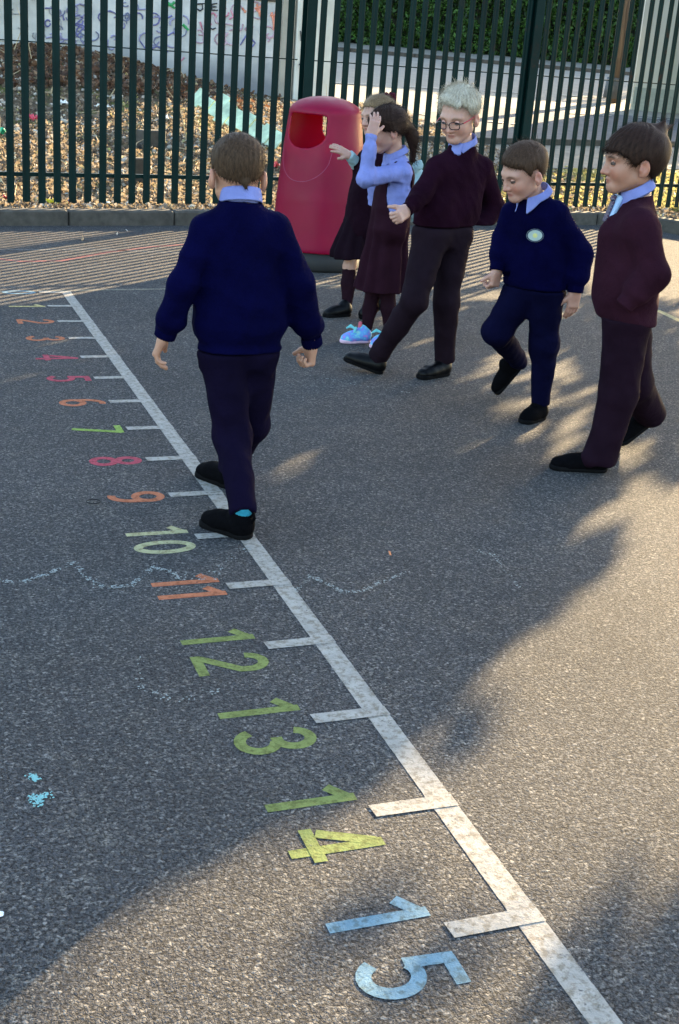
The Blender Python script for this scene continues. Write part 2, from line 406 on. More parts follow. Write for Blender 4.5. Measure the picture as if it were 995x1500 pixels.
# ------------------------------------------------------------------ foliage
def leaf_mat(name, lo, hi, trans=.25):
    m, t, b = nmat(name); oi = N(t, 'ShaderNodeNewGeometry')
    L(t, ramp(t, [(0, lo), (.55, tuple((np.array(lo)+np.array(hi))/2)), (1, hi)], oi.outputs['Random Per Island']), b.inputs['Base Color'])
    b.inputs['Roughness'].default_value = .55; b.inputs['Specular IOR Level'].default_value = .3
    o = [n for n in t.nodes if n.type == 'OUTPUT_MATERIAL'][0]
    tr = N(t, 'ShaderNodeBsdfTranslucent'); tr.inputs[0].default_value = (*tuple(np.minimum(np.array(hi)*1.6, 1)), 1)
    ms = N(t, 'ShaderNodeMixShader'); ms.inputs[0].default_value = trans; L(t, b.outputs[0], ms.inputs[1]); L(t, tr.outputs[0], ms.inputs[2]); L(t, ms.outputs[0], o.inputs[0])
    return m
def leaf_cloud(C, size, r, flat=0.0, asp=.55):
    """one bent, pointed leaf (2 quads) at each centre"""
    n = len(C); d = r.normal(size=(n, 3)); d[:, 2] *= (1-flat); d /= np.linalg.norm(d, axis=1)[:, None]
    u = r.normal(size=(n, 3)); u[:, 2] *= (1-flat); s_ = np.cross(d, u); s_ /= np.linalg.norm(s_, axis=1)[:, None]+1e-9; nn = np.cross(d, s_)
    sz = (size*r.uniform(.6, 1.35, n))[:, None]
    A = C-d*sz*.5; B = C+d*sz*.5; K = C+nn*sz*.10
    Lf = C+s_*sz*asp*.5+d*sz*.05; Rt = C-s_*sz*asp*.5+d*sz*.05
    V = np.stack([A, Lf, B, Rt, K], 1).reshape(-1, 3); i = np.arange(n)[:, None]*5
    F = np.concatenate([i+[[0, 1, 4]], i+[[1, 2, 4]], i+[[2, 3, 4]], i+[[3, 0, 4]]]).reshape(-1, 3)
    return V, F
# hedge beyond the road
def build_hedge():
    r = np.random.default_rng(3)
    xs = np.arange(9.0, 26, 1.55)
    root = thing('hedge', (15, 35.3, terrain(15, 35.3)), 'tall dense dark green hedge on the far side of the road', 'hedge')
    n = 42000; X = r.uniform(8.5, 27, n); z0 = np.array([terrain(x, 35) for x in xs]); zb = np.interp(X, xs, z0)
    Z = zb+.05+3.0*r.uniform(0, 1, n)**.9
    lump = .28*np.sin(X*2.1+Z*1.3)+.2*np.sin(X*5.3-Z*3.1+1)+.12*np.sin(Z*7+X*9)
    Y = 35.5-np.abs(r.normal(0, .16, n))+lump*.8+.2
    V, F = leaf_cloud(np.stack([X, Y, Z], 1), .13, r)
    mesh_obj('foliage', V, F, leaf_mat('hedge_leaf', (.006, .02, .004), (.05, .13, .02), .15), root)
    m = MB(); 
    for x in np.arange(8.5, 27, .8): m.tube([(x, 35.9, terrain(x, 34.3)-.1), (x+.1, 35.9, terrain(x, 34.3)+2.9)], .05)
    m.box((17.6, 36.2, 3.0), (18.5, .5, 3.2)); m.build('woody_core', simple('hedge_wood', (.012, .018, .008), .9), root)
build_hedge()

# ------------------------------------------------------------------ graffiti wall, gate pier, house corner, pole
WY = lambda x: 20.55+.10*(x-6.0)
def build_wall():
    a = unit([1, .10, 0]); n = np.array([-a[1], a[0], 0])
    root = thing('graffiti_wall', (2, WY(2), .5), 'low pale rendered wall covered in graffiti behind the waste ground', 'wall')
    m = MB(); x0, x1 = -7.0, 6.25; L_ = (x1-x0)/a[0]; cx = (x0+x1)/2
    m.box((cx, WY(cx)+.12, 1.2), (L_, .22, 1.75), (a, n, [0, 0, 1]))
    mt, t, b = nmat('render'); co = worldco(t)
    c = ramp(t, [(.3, (.40, .41, .42)), (.6, (.62, .62, .61)), (.8, (.7, .69, .66))], nz(t, co, 2.2, 7, .65))
    sx = N(t, 'ShaderNodeSeparateXYZ'); L(t, co, sx.inputs[0]); g = N(t, 'ShaderNodeMath', operation='MULTIPLY_ADD'); L(t, nz(t, co, 1.7, 5), g.inputs[0]); g.inputs[1].default_value = .8; L(t, sx.outputs[2], g.inputs[2])
    low_grey = ramp(t, [(0, (1,)*3), (1, (0,)*3)], N(t, 'ShaderNodeMapRange').outputs[0]); mr = [q for q in t.nodes if q.type == 'MAP_RANGE'][0]  # render turns greyer and darker towards the bottom, with an uneven edge
    L(t, g.outputs[0], mr.inputs[0]); mr.inputs[1].default_value = 1.25; mr.inputs[2].default_value = 1.75
    c = mixc(t, low_grey, c, (.22, .23, .25)); L(t, c, b.inputs['Base Color']); b.inputs['Roughness'].default_value = .9
    bump(t, b, nz(t, co, 30, 6), .5, .01)
    m.build('wall_panel', mt, root)
    m = MB(); m.box((cx, WY(cx)+.12, 2.12), (L_, .30, .09), (a, n, [0, 0, 1]), .01); m.build('coping', M_conc, root)
    r = np.random.default_rng(5)
    def spray(col, strokes, w, nm):
        m = MB()
        for st in strokes:
            P = []
            for i, (px, py) in enumerate(st):
                q = at(px, py, WY(3)); x = q[0]*WY(q[0])/WY(3)
                q = at(px, py, WY(x)); P.append(np.array([q[0], WY(q[0])-.004, q[2]]))
            P2 = []
            for i in range(len(P)-1):
                for s in np.linspace(0, 1, 5)[:-1]: P2.append(P[i]*(1-s)+P[i+1]*s)
            P2.append(P[-1]); m.tube(P2, [w*(.7+.5*r.random()) for _ in P2], 5)
        o = m.build('graffiti', simple('spray_'+nm, col, .7, .4, 9), root); o['label'] = nm+' sprayed graffiti lines'
    rg = np.random.default_rng(12)
    def curl(cx, cy, rx, ry, a0, a1, n=9): return [(cx+rx*math.cos(a0+(a1-a0)*i/n), cy+ry*math.sin(a0+(a1-a0)*i/n)) for i in range(n+1)]
    spray((.02, .02, .03), [[(289, 6), (300, 5)], [(296, 5), (297, 13), (293, 16), (289, 13)], [(318, 5), (311, 6), (310, 15), (319, 15)], [(311, 10), (317, 10)], [(300, 38), (312, 43), (316, 41)], [(440, 45), (441, 60)], [(438, 95), (442, 92), (440, 99)]], .011, 'black')
    spray((.13, .13, .32), [curl(115, 30, 7, 8, 0, 5), curl(118, 47, 6, 8, 1, 6), [(112, 22), (122, 26), (112, 34), (124, 38), (113, 52)], curl(158, 25, 14, 9, 2, 6.5), curl(226, 28, 8, 9, 3, 8), curl(203, 26, 6, 7, 3, 6.6), [(246, 52), (254, 47), (262, 56)], [(352, 66), (362, 50), (374, 63), (366, 72)], [(244, 27), (252, 23)], [(66, 12), (76, 12)], [(92, 22), (94, 30)], curl(70, 34, 4, 5, 0, 5.8), [(205, 60), (215, 74), (230, 68), (246, 76)]], .012, 'blue')
    spray((.55, .22, .30), [curl(330, 18, 5, 6, 0, 5), [(293, 32), (297, 44)], curl(312, 28, 5, 9, 2, 6), [(338, 15), (342, 24), (336, 28)], [(262, 92), (270, 84)]], .014, 'pink')
    spray((.66, .26, .18), [[(376, 6), (382, 20), (374, 12), (388, 8)], [(380, 20), (386, 30)], [(355, 12), (360, 18)], [(398, 18), (402, 40)], [(404, 16), (400, 44)], [(396, 22), (406, 24)]], .02, 'red')
    spray((.05, .35, .12), [[(238, 4), (250, 8), (256, 3)], [(268, 36), (276, 44)], [(243, 2), (256, 12)]], .022, 'green')
    for (col, nm, x0, x1, n_, w_) in (((.27, .26, .42), 'violet', 60, 280, 26, .012), ((.17, .19, .30), 'dark blue', 80, 265, 16, .010), ((.50, .34, .42), 'rose', 285, 400, 18, .012), ((.34, .34, .36), 'grey', 20, 120, 14, .009)):
        st_ = []
        for i in range(n_):
            cx_, cy_ = rg.uniform(x0, x1), rg.uniform(4, 64); a0 = rg.uniform(0, 6); st_.append(curl(cx_, cy_, rg.uniform(3, 11), rg.uniform(3, 10), a0, a0+rg.uniform(1.5, 5.5), 7))
        spray(col, st_, w_, nm)
    return root
build_wall()
def build_pier():
    root = thing('gate_pier', (6.75, 20.9, .6), 'whitish square gate pier at the right end of the graffiti wall', 'pillar')
    p = at(448, 140, 20.9); mt = simple('pier_render', (.62, .60, .54), .9, .12, 3, .3, .006)
    m = MB(); m.box((6.95, 20.95, 1.7), (.66, .55, 2.5), (unit([1, .1, 0]), unit([-.1, 1, 0]), [0, 0, 1]), .02); m.build('shaft', mt, root)
    m = MB(); m.box((6.95, 20.95, 3.0), (.78, .67, .1), None, .02); m.build('cap', M_conc, root)
    m = MB(); m.box((6.50, 20.80, 1.2), (.22, .3, 2.2), None, .01); m.build('shade_side', simple('pier_shade', (.36, .33, .28), .9, .15, 4), root)  # shadow side of the pier, its shade put into a darker beige
build_pier()
def build_house():
    root = thing('white_house', (15.6, 23.8, .8), 'white rendered house corner across the drive at the right edge', 'house')
    mt = simple('white_render', (.50, .50, .46), .9, .08, 1.2, .3, .006)
    ad = np.array([math.sin(SUN_AZ), math.cos(SUN_AZ), 0]); F0, F1 = np.array([14.80, 23.5, .5]), np.array([17.4, 23.3, .5]); D_ = ad*3.6
    def prism(pts, z0, z1, nm, mat_):
        m = MB(); V = [(p[0], p[1], z) for z in (z0, z1) for p in pts]; m.add(V, [(3, 2, 1, 0), (4, 5, 6, 7)]+[(i, (i+1) % 4, 4+(i+1) % 4, 4+i) for i in range(4)]); m.build(nm, mat_, root)
    prism([F0, F1, F1+D_, F0+D_], .5, 3.12, 'wall', mt)
    prism([F0+[-.0, -.10, 0], F1+[0, -.10, 0], F1+D_, F0+D_+[-.0, .1, 0]], 3.125, 3.22, 'flat_roof', simple('roof_felt', (.12, .12, .12), .9))
    prism([F0+[.01, -.05, 0], F1+[0, -.05, 0], F1+[0, -.005, 0], F0+[.01, -.005, 0]], .5, 1.12, 'plinth', simple('plinth_grey', (.33, .36, .33), .9))
    m = MB(); m.tube([(14.72, 23.42, .8), (14.72, 23.42, 3.1)], .035, 8); m.build('downpipe', simple('white_plastic', (.8, .8, .76), .4, .03), root)
build_house()
def build_pole():
    root = thing('telegraph_pole', (14.35, 24.6, .85), 'brown wooden telegraph pole beside the white house', 'pole')
    p = at(897, 137, 24.6); x, y, z = p
    m = MB(); m.tube([(x, y, z-.2), (x, y, z+2), (x, y, z+6.5)], [.115, .11, .09], 14)
    mt, t, b = nmat('old_pole_wood'); co = coords(t); mp = N(t, 'ShaderNodeMapping'); mp.inputs['Scale'].default_value = (14, 14, .8); L(t, co, mp.inputs[0])
    L(t, ramp(t, [(.3, (.07, .045, .03)), (.7, (.24, .16, .10))], nz(t, mp.outputs[0], 2, 6)), b.inputs['Base Color']); b.inputs['Roughness'].default_value = .9
    m.build('shaft', mt, root, True)
    m = MB(); m.box((x, y, z+6.2), (1.1, .08, .1)); m.build('crossarm', mt, root)
    m = MB(); m.tube([(x-.02, y, z-.1), (x, y, z+.32)], [.17, .15], 12); m.build('steel_sleeve', simple('dull_steel', (.09, .09, .09), .6, .3, 8), root, True)
build_pole()
def shrub(cx, cy, cz, rx, ry, rz, n, size, mat, label, seed, cat='shrub', name='shrub'):
    r = np.random.default_rng(seed); root = thing(name, (cx, cy, cz-rz), label, cat)
    d = r.normal(size=(n, 3)); d /= np.linalg.norm(d, axis=1)[:, None]
    rad = (.45+.6*r.random(n)**.6)[:, None]*(1+.22*np.sin(d[:, :1]*7+d[:, 2:]*5+seed)); C = np.array([cx, cy, cz])+d*rad*[rx, ry, rz]
    V, F = leaf_cloud(C, size, r); mesh_obj('foliage', V, F, mat, root)
    m = MB()
    for i in range(9):
        a = r.uniform(0, 6.28); e = np.array([cx+rx*.6*math.cos(a), cy+ry*.6*math.sin(a), cz+rz*r.uniform(-.2, .8)])
        s0 = np.array([cx, cy, cz-rz-.1]); m.tube([s0, (s0+e)/2+r.normal(0, .06, 3), e], [.035, .02, .008], 5)
    m.build('stem', simple('bark_brown', (.09, .065, .04), .9, .3), root)
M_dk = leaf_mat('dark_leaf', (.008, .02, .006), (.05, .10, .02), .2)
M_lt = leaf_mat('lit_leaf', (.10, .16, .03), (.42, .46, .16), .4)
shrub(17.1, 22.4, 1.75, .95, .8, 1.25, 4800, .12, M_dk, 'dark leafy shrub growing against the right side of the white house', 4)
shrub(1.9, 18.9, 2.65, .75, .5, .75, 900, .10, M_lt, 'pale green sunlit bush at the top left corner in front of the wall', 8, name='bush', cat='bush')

# litter: uncountable leaves and scraps on the waste ground
def see_through(m, t, b, col, f):
    o = [n for n in t.nodes if n.type == 'OUTPUT_MATERIAL'][0]; tr = N(t, 'ShaderNodeBsdfTranslucent'); tr.inputs[0].default_value = (*col, 1)
    ms = N(t, 'ShaderNodeMixShader'); ms.inputs[0].default_value = f; L(t, b.outputs[0], ms.inputs[1]); L(t, tr.outputs[0], ms.inputs[2]); L(t, ms.outputs[0], o.inputs[0])
def build_litter():
    r = np.random.default_rng(21)
    def scatter(n, x0, x1, t0, t1, size, mat, name, label, lift=.02, flat=.45, dens=None):
        X = r.uniform(x0, x1, n); T = r.uniform(0, 1, n)**1.35*(t1-t0)+t0; Y = FA+FB*X+T
        if dens is not None: k = dens(X, T) > r.random(n); X, Y, T = X[k], Y[k], T[k]
        Z = np.array([terrain(x, y) for x, y in zip(X, Y)])+r.uniform(0, lift, len(X))
        V, F = leaf_cloud(np.stack([X, Y, Z], 1), size, r, flat, .7); return tag(mesh_obj(name, V, F, mat), label, kind='stuff')
    m, t, b = nmat('dead_leaf'); ri = N(t, 'ShaderNodeNewGeometry').outputs['Random Per Island']; see_through(m, t, b, (.42, .34, .24), .22)
    L(t, ramp(t, [(0, (.035, .02, .01)), (.35, (.070, .048, .034)), (.55, (.15, .11, .08)), (.8, (.30, .245, .185)), (.95, (.60, .55, .48)), (1, (.5, .45, .10))], ri), b.inputs['Base Color']); b.inputs['Roughness'].default_value = .8
    scatter(46000, .2, 8.5, -.75, 8.6, .055, m, 'fallen_leaves', 'thick layer of dry brown and straw coloured leaves behind the fence', .05)
    m2, t, b = nmat('rust_leaf'); ri = N(t, 'ShaderNodeNewGeometry').outputs['Random Per Island']; see_through(m2, t, b, (.26, .13, .07), .18)
    L(t, ramp(t, [(0, (.030, .016, .010)), (.5, (.105, .055, .032)), (.9, (.20, .12, .07)), (1, (.34, .24, .15))], ri), b.inputs['Base Color']); b.inputs['Roughness'].default_value = .8
    scatter(12000, .4, 6.8, 5.2, 9.2, .10, m2, 'leaf_heap', 'heap of rust brown leaves piled against the graffiti wall', .08, .5, lambda X, T: np.exp(-((X-2.7)/1.8)**2)*.9*(T > 6.0))
    m3 = leaf_mat('weed_leaf', (.13, .13, .035), (.42, .37, .15), .25)
    scatter(9000, 5.6, 13, .1, 2.6, .06, m3, 'verge_weeds', 'yellow green grass and fallen leaves on the verge', .05, .3)
    scatter(2500, 5, 14, -.5, 3.0, .06, m, 'verge_leaves', 'scattered dry leaves along the verge', .03)
    # twigs
    mb = MB()
    for i in range(260):
        x = r.uniform(.4, 7.5); y = FA+FB*x+r.uniform(.1, 8); z = terrain(x, y)+.02; a = r.uniform(0, 3.14); l = r.uniform(.1, .5)
        e = np.array([math.cos(a)*l, math.sin(a)*l, r.uniform(-.02, .12)]); p = np.array([x, y, z]); mb.tube([p, p+e*.5+r.normal(0, .02, 3), p+e], [.007, .006, .003], 4)
    for i in range(16):
        x = r.uniform(1, 7.2); y = FA+FB*x+r.uniform(2.5, 8.5); p = np.array([x, y, terrain(x, y)]); e = np.array([r.uniform(-.25, .25), 0, r.uniform(.35, .8)])
        mb.tube([p, p+e*.5+[.03, 0, 0], p+e], [.007, .005, .002], 4)
    tag(mb.build('twigs', simple('dry_twig', (.42, .33, .2), .9, .3)), 'dry twigs and dead stalks among the leaves', kind='stuff')
    # pebbles / rubble
    mb = MB()
    for i in range(500):
        x = r.uniform(.3, 7.5); y = FA+FB*x+r.uniform(.0, 8); s = r.uniform(.015, .07); a = r.uniform(0, 3); ax = (np.array([math.cos(a), math.sin(a), .2]), np.array([-math.sin(a), math.cos(a), 0]), np.array([-.2*math.cos(a), -.2*math.sin(a), 1]))
        mb.box((x, y, terrain(x, y)+s*.2), (s*1.5, s, s*.7), ax, s*.2)
    tag(mb.build('rubble', simple('rubble_stone', (.42, .38, .31), .9, .35, 3)), 'small pale stones strewn on the waste ground', kind='stuff')
build_litter()
def crumple(name, px, py, w, d, h, mat, label, seed, cat, flat=False, zlift=0, Y=None):
    r = np.random.default_rng(seed)
    if Y is None:
        for Yt in np.arange(10.0, 21, .02):
            q = at(px, py, Yt)
            gz = .125 if (kerbY(q[0]) < Yt < kerbY(q[0])+.13) else (terrain(q[0], Yt))
            if q[2] <= gz+.01: break
    else: q = at(px, py, Y)
    n = 9; V = []; F = []
    for i in range(n):
        for j in range(n):
            u, v = i/(n-1)-.5, j/(n-1)-.5
            k = 1-.35*(abs(u*2)**3+abs(v*2)**3)*r.random()
            V.append((q[0]+u*w*k+r.normal(0, w*.02), q[1]+v*d*k, q[2]+.006+h*(.5+.5*math.sin(u*9+seed)*math.cos(v*8+seed*2))*(1-(2*u)**2*.6)+abs(r.normal(0, h*.25))))
    for i in range(n-1):
        for j in range(n-1): F.append((i*n+j, (i+1)*n+j, (i+1)*n+j+1, i*n+j+1))
    o = mesh_obj(name, V, F, mat, loc=q); md = o.modifiers.new('t', 'SOLIDIFY'); md.thickness = .002
    return tag(o, label, cat)
pl = lambda n, c, r=.35: simple(n, c, r, .1, 9)
crumple('plastic_bag', 72, 301, .20, .10, .05, pl('yellow_plastic', (.75, .62, .03)), 'crumpled yellow plastic bag under the fence at the left', 1, 'bag')
crumple('crisp_packet', 8, 296, .10, .08, .05, pl('red_foil', (.6, .05, .05)), 'torn red crisp packet under the first fence bar', 2, 'wrapper')
crumple('wrapper', 97, 302, .09, .05, .03, pl('orange_foil', (.65, .15, .06)), 'crumpled orange-red wrapper right of the yellow bag', 3, 'wrapper')
crumple('wrapper', 103, 298, .06, .05, .03, pl('blue_foil', (.03, .08, .35)), 'small dark blue wrapper behind the orange one', 4, 'wrapper')
crumple('paper_scrap', 183, 302, .16, .07, .03, pl('white_paper', (.8, .8, .78), .8), 'white paper scrap lying on the kerb strip below the fence', 5, 'paper')
crumple('wrapper', 155, 301, .09, .06, .03, pl('pale_blue_foil', (.35, .6, .75)), 'pale blue wrapper left of the white paper scrap', 6, 'wrapper')
crumple('wrapper', 47, 179, .16, .12, .08, pl('crimson_foil', (.6, .06, .1)), 'crimson wrapper in the leaves behind the second fence bar', 7, 'wrapper')
crumple('green_bag', 4, 200, .2, .16, .08, pl('jade_plastic', (.03, .45, .25)), 'jade green plastic bag in the leaves at the left edge', 8, 'bag')
crumple('paper_scrap', 92, 155, .2, .14, .06, pl('grey_paper', (.7, .7, .68), .8), 'crumpled whitish paper halfway up the leaf bank', 9, 'paper')
crumple('paper_scrap', 243, 178, .10, .10, .07, pl('bright_paper', (.9, .9, .88), .5), 'bright white paper ball left of the green board', 12, 'paper')
crumple('wrapper', 403, 248, .14, .12, .07, pl('scarlet_foil', (.65, .07, .07)), 'scarlet wrapper behind the fence left of the litter bin', 10, 'wrapper')
crumple('paper_scrap', 150, 160, .22, .14, .06, pl('cream_paper', (.72, .68, .6), .8), 'cream crumpled paper in front of the leaf heap', 13, 'paper')
def build_board():
    m = MB(); a = at(284, 140, 17.2); b = at(412, 172, 15.6); a[2] = terrain(a[0], a[1])+.30; b[2] = terrain(b[0], b[1])+.08
    t = unit(b-a); w = unit(np.cross([0, 0, 1], t)+[0, 0, .9]); n = np.cross(t, w); Lb = np.linalg.norm(b-a)
    r = np.random.default_rng(2)
    for i in range(9):
        s0 = i/9*Lb; e = (i+1)/9*Lb; m.box(a+t*(s0+e)/2+w*.03*r.normal()+n*.012*(i % 2), (e-s0-.01, .30+.05*r.normal(), .02), (t, w, n))
    tag(m.build('fallen_board', simple('mint_paint', (.50, .62, .42), .7, .35, 7)), 'broken pale green board fallen across the leaves behind the fence', 'board')
build_board()
def block(px, py, Y, sx, sy, sz, lab, nm='concrete_block'):
    q = at(px, py, Y); z = terrain(q[0], Y); m = MB(); m.box((0, 0, sz/2-.03), (sx, sy, sz), (unit([1, .4, 0]), unit([-.4, 1, 0]), [0, 0, 1]), .012)
    o = m.build(nm, M_conc); o.location = (q[0], Y, z); tag(o, lab, 'block')
block(201, 225, 12.9, .14, .12, .30, 'grey concrete block standing in the leaves behind the eighth fence bar')
block(222, 165, 15.4, .3, .2, .22, 'square concrete block lying in front of the leaf heap')

# ------------------------------------------------------------------ palisade fence
def fence_mat():
    m, t, b = nmat('fence_green'); co = worldco(t)
    c = ramp(t, [(.3, (.0008, .011, .0105)), (.7, (.0018, .018, .017))], nz(t, co, 3, 6))
    russet = ramp(t, [(.56, (0,)*3), (.66, (1,)*3)], nz(t, co, 9, 8, .7))  # brown patches on the steel, stronger towards the right panel
    sx = N(t, 'ShaderNodeSeparateXYZ'); L(t, co, sx.inputs[0]); mr = N(t, 'ShaderNodeMapRange'); L(t, sx.outputs[0], mr.inputs[0]); mr.inputs[1].default_value = 4.5; mr.inputs[2].default_value = 8; mr.inputs[4].default_value = .8
    mm = N(t, 'ShaderNodeMath', operation='MULTIPLY'); L(t, russet, mm.inputs[0]); L(t, mr.outputs[0], mm.inputs[1])
    L(t, mixc(t, mm.outputs[0], c, (.035, .014, .009)), b.inputs['Base Color']); b.inputs['Roughness'].default_value = .5; b.inputs['Specular IOR Level'].default_value = .12
    return m
M_fence = fence_mat()
H_F = 2.5
def W_pale(p, t, n, zb, zt, wdt=.067, dep=.004):
    """rolled W-section pale with a pointed splayed head"""
    prof = [(-.5, 0), (-.30, -1), (-.12, -.25), (0, .1), (.12, -.25), (.30, -1), (.5, 0)]
    prof = [(u*wdt, v*dep) for u, v in prof]; th = .003
    out = prof+[(u, v+th) for u, v in prof[::-1]]
    V = []; F = []; m = len(out)
    for z, k in ((zb, 1), (zt-.10, 1), (zt, .25)):
        for u, v in out: V.append(p+t*u*k+n*v+[0, 0, z])
    for s in range(2):
        for i in range(m): F.append((s*m+i, s*m+(i+1) % m, (s+1)*m+(i+1) % m, (s+1)*m+i))
    F += [tuple(range(m-1, -1, -1)), tuple(range(2*m, 3*m))]; return V, F
pale_proto = [None]
def fence_section(A, B, label, first_off, step, zoff=0.0):
    A = np.array([*A, 0.0]); B = np.array([*B, 0.0]); t = unit(B-A); n = np.array([-t[1], t[0], 0]); Lg = np.linalg.norm(B-A)
    root = thing('palisade_fence', A, label, 'fence', 'green palisade fence panels')
    for z, rh in ((.285, .034), (1.375, .010), (2.26, .03)):
        m = MB(); c = (A+B)/2+n*.040+[0, 0, z+zoff]; m.box(c, (Lg-.10, .040, rh), (t, n, [0, 0, 1])); m.build('rail', M_fence, root)
    s = first_off
    while s < Lg-.05:
        p = A+t*s
        if pale_proto[0] is None:
            V, F = W_pale(np.zeros(3), t, n, .045, H_F); me = mesh_obj('pale', V, F, M_fence).data; bpy.data.objects.remove(bpy.data.objects['pale']); pale_proto[0] = me
        o = bpy.data.objects.new('pale', pale_proto[0]); COL.objects.link(o); o.parent = root
        o.location = [float(q) for q in (p-A)+[0, 0, zoff+rng.uniform(-.006, .006)]]; o.rotation_euler = (0, rng.uniform(-.004, .004), math.atan2(t[1], t[0])-math.atan2(FB, 1)); s += step
    return root
def fpt(x): return (x, FA+FB*x)
def fence_post(x, y, label):
    m = MB(); t = unit([1, FB, 0]); n = np.array([-t[1], t[0], 0])
    for o_, sz in ((n*.05, (.10, .008, 2.6)), (n*.0, (.008, .10, 2.6)), (-n*.05, (.10, .008, 2.6))): m.box(o_+[0, 0, 1.28], sz, (t, n, [0, 0, 1]))
    o = m.build('fence_post', M_fence); o.location = (x, y, 0); tag(o, label, 'fence post', 'posts of the palisade fence')
P1, P2 = 3.955, 6.50
fence_section(fpt(-.40), fpt(P1-.04), 'green palisade fence panel left of the litter bin, nearest the graffiti wall', .09, .1375)
fence_section(fpt(P1+.04), fpt(P2-.04), 'green palisade fence panel between the two fence posts, behind the litter bin', .10, .1375)
fence_section(fpt(P2+.04), (9.9, FA+FB*9.9+.12), 'brown-patched palisade fence panel at the right, behind the boy in profile', .10, .1375, -.0)
fence_post(*fpt(P1), 'green steel fence post rising behind the litter bin')
fence_post(*fpt(P2), 'broad green steel fence post behind the gap between the two smaller boys')

# ------------------------------------------------------------------ playground paint: number line
TS, TX, TY0 = .40513, 1.0973, 7.818
M_white = paint_mat('white_thermoplastic', (.38, .355, .315), .26)
def build_line():
    root = thing('number_line', (1.125, 1.2, 0), 'long white painted number line with short tick marks running across the asphalt', 'painted line')
    m = MB(); ys = np.arange(TY0+.035, -.6, -.02)
    for i in range(len(ys)-1):
        j0, j1 = .0016*mnoise.noise(Vector((i*.9, 0, 0))), .0016*mnoise.noise(Vector((i*.9+.9, 0, 0))); k0, k1 = .0018*mnoise.noise(Vector((i*.9, 7, 0))), .0018*mnoise.noise(Vector((i*.9+.9, 7, 0)))
        m.add([(TX+j0, ys[i], .0010), (TX+j1, ys[i+1], .0010), (TX+.0585+k1, ys[i+1], .0010), (TX+.0585+k0, ys[i], .0010)], [(0, 1, 2, 3)])
    m.build('line', M_white, root)
    for k in range(0, 20):
        y = TY0-TS*k; m = MB(); s = .0022*math.sin(k*1.7); h_ = .0225
        x0 = TX-.135; m.add([(x0, y-h_, .0022), (TX+.0600, y-h_+s, .0022), (TX+.0600, y+h_+s, .0022), (x0-.003, y+h_, .0022)], [(0, 1, 2, 3)]); m.build('tick_mark', M_white, root)
build_line()
def arc(cx, cy, rx, ry, a0, a1, n=14): return [(cx+rx*math.cos(math.radians(a0+(a1-a0)*i/n)), cy+ry*math.sin(math.radians(a0+(a1-a0)*i/n))) for i in range(n+1)]
# digit strokes on a 0..1 high, ~.55 wide cell (centre lines); stroke .16
DIG = {
 '0': [arc(.27, .5, .19, .42, 90, 450, 30)],
 '1': [[(.30, 0), (.30, 1)], [(.27, .90), (.07, .74)]],
 '2': [arc(.26, .70, .18, .22, 175, 0, 14)+[(.43, .58), (.06, .12)], [(.0, .08), (.52, .08)]],
 '3': [arc(.25, .72, .17, .20, 165, -80, 14), arc(.25, .29, .20, .21, 80, -165, 14), [(.2, .52), (.3, .52)]],
 '4': [[(.36, 0), (.36, 1)], [(.34, .93), (.09, .36)], [(.0, .27), (.54, .27)]],
 '5': [[(.48, .92), (.12, .92)], [(.15, .98), (.12, .50)], arc(.25, .33, .20, .25, 125, -150, 16)],
 '6': [arc(.27, .30, .19, .22, 0, 360, 22), [(.09, .32)]+arc(.33, .55, .24, .37, 180, 75, 10)],
 '7': [[(.02, .92), (.50, .92)], [(.46, .95), (.18, 0)]],
 '8': [arc(.27, .73, .16, .19, 0, 360, 20), arc(.27, .28, .19, .20, 0, 360, 22)],
 '9': [arc(.27, .70, .19, .22, 0, 360, 22), [(.45, .68)]+arc(.21, .45, .24, .37, 0, -105, 10)],
}
def number(text, yc, mat, label, x0=.735, H=.212):
    w = .55*H; gap = .045 if len(text) == 2 else 0
    root = thing('painted_number', (x0, yc, 0), label, 'painted number'); z = .0010
    starts = [-w*.5] if len(text) == 1 else [-.064-.30*H, {'0': .012, '1': .044-.30*H, '2': .024, '3': .020, '4': .030, '5': .036}[text[1]]]
    if text == '10': starts[0] = -.053-.30*H
    if text == '11': starts[0] = -.050-.30*H
    for ch, u in zip(text, starts):
        m = MB(); zz = z
        for st in DIG[ch]:
            P = [(x0+.004+q*(H-.006), yc-(u+p*H)) for p, q in st]
            m.ribbon(P, .135*H, zz); zz += .0003
        m.build('digit', mat, root)
CLR = {'yel': (.52, .42, .18), 'ora': (.46, .155, .075), 'red': (.40, .065, .095), 'lime': (.24, .36, .075), 'cream': (.44, .42, .23), 'grn': (.20, .240, .070), 'blu': (.16, .27, .34)}
PM = {k: paint_mat('paint_'+k, v, .22) for k, v in CLR.items()}
nl = [('0', 'blu', 'pale blue painted 0 in the sun, farthest number on the left'), ('1', 'yel', 'yellow painted number 1'), ('2', 'ora', 'orange painted number 2'), ('3', 'ora', 'orange painted number 3'),
      ('4', 'red', 'red painted number 4'), ('5', 'red', 'red painted number 5'), ('6', 'ora', 'orange painted number 6'), ('7', 'lime', 'bright lime painted number 7'), ('8', 'red', 'red painted number 8'),
      ('9', 'ora', 'orange painted number 9'), ('10', 'cream', 'pale yellow painted number 10'), ('11', 'ora', 'orange painted number 11'), ('12', 'grn', 'green painted number 12'), ('13', 'grn', 'green painted number 13'),
      ('14', 'grn', 'olive green painted number 14'), ('15', 'blu', 'light blue painted number 15, nearest on the asphalt'), ('16', 'yel', 'yellow painted number 16')]
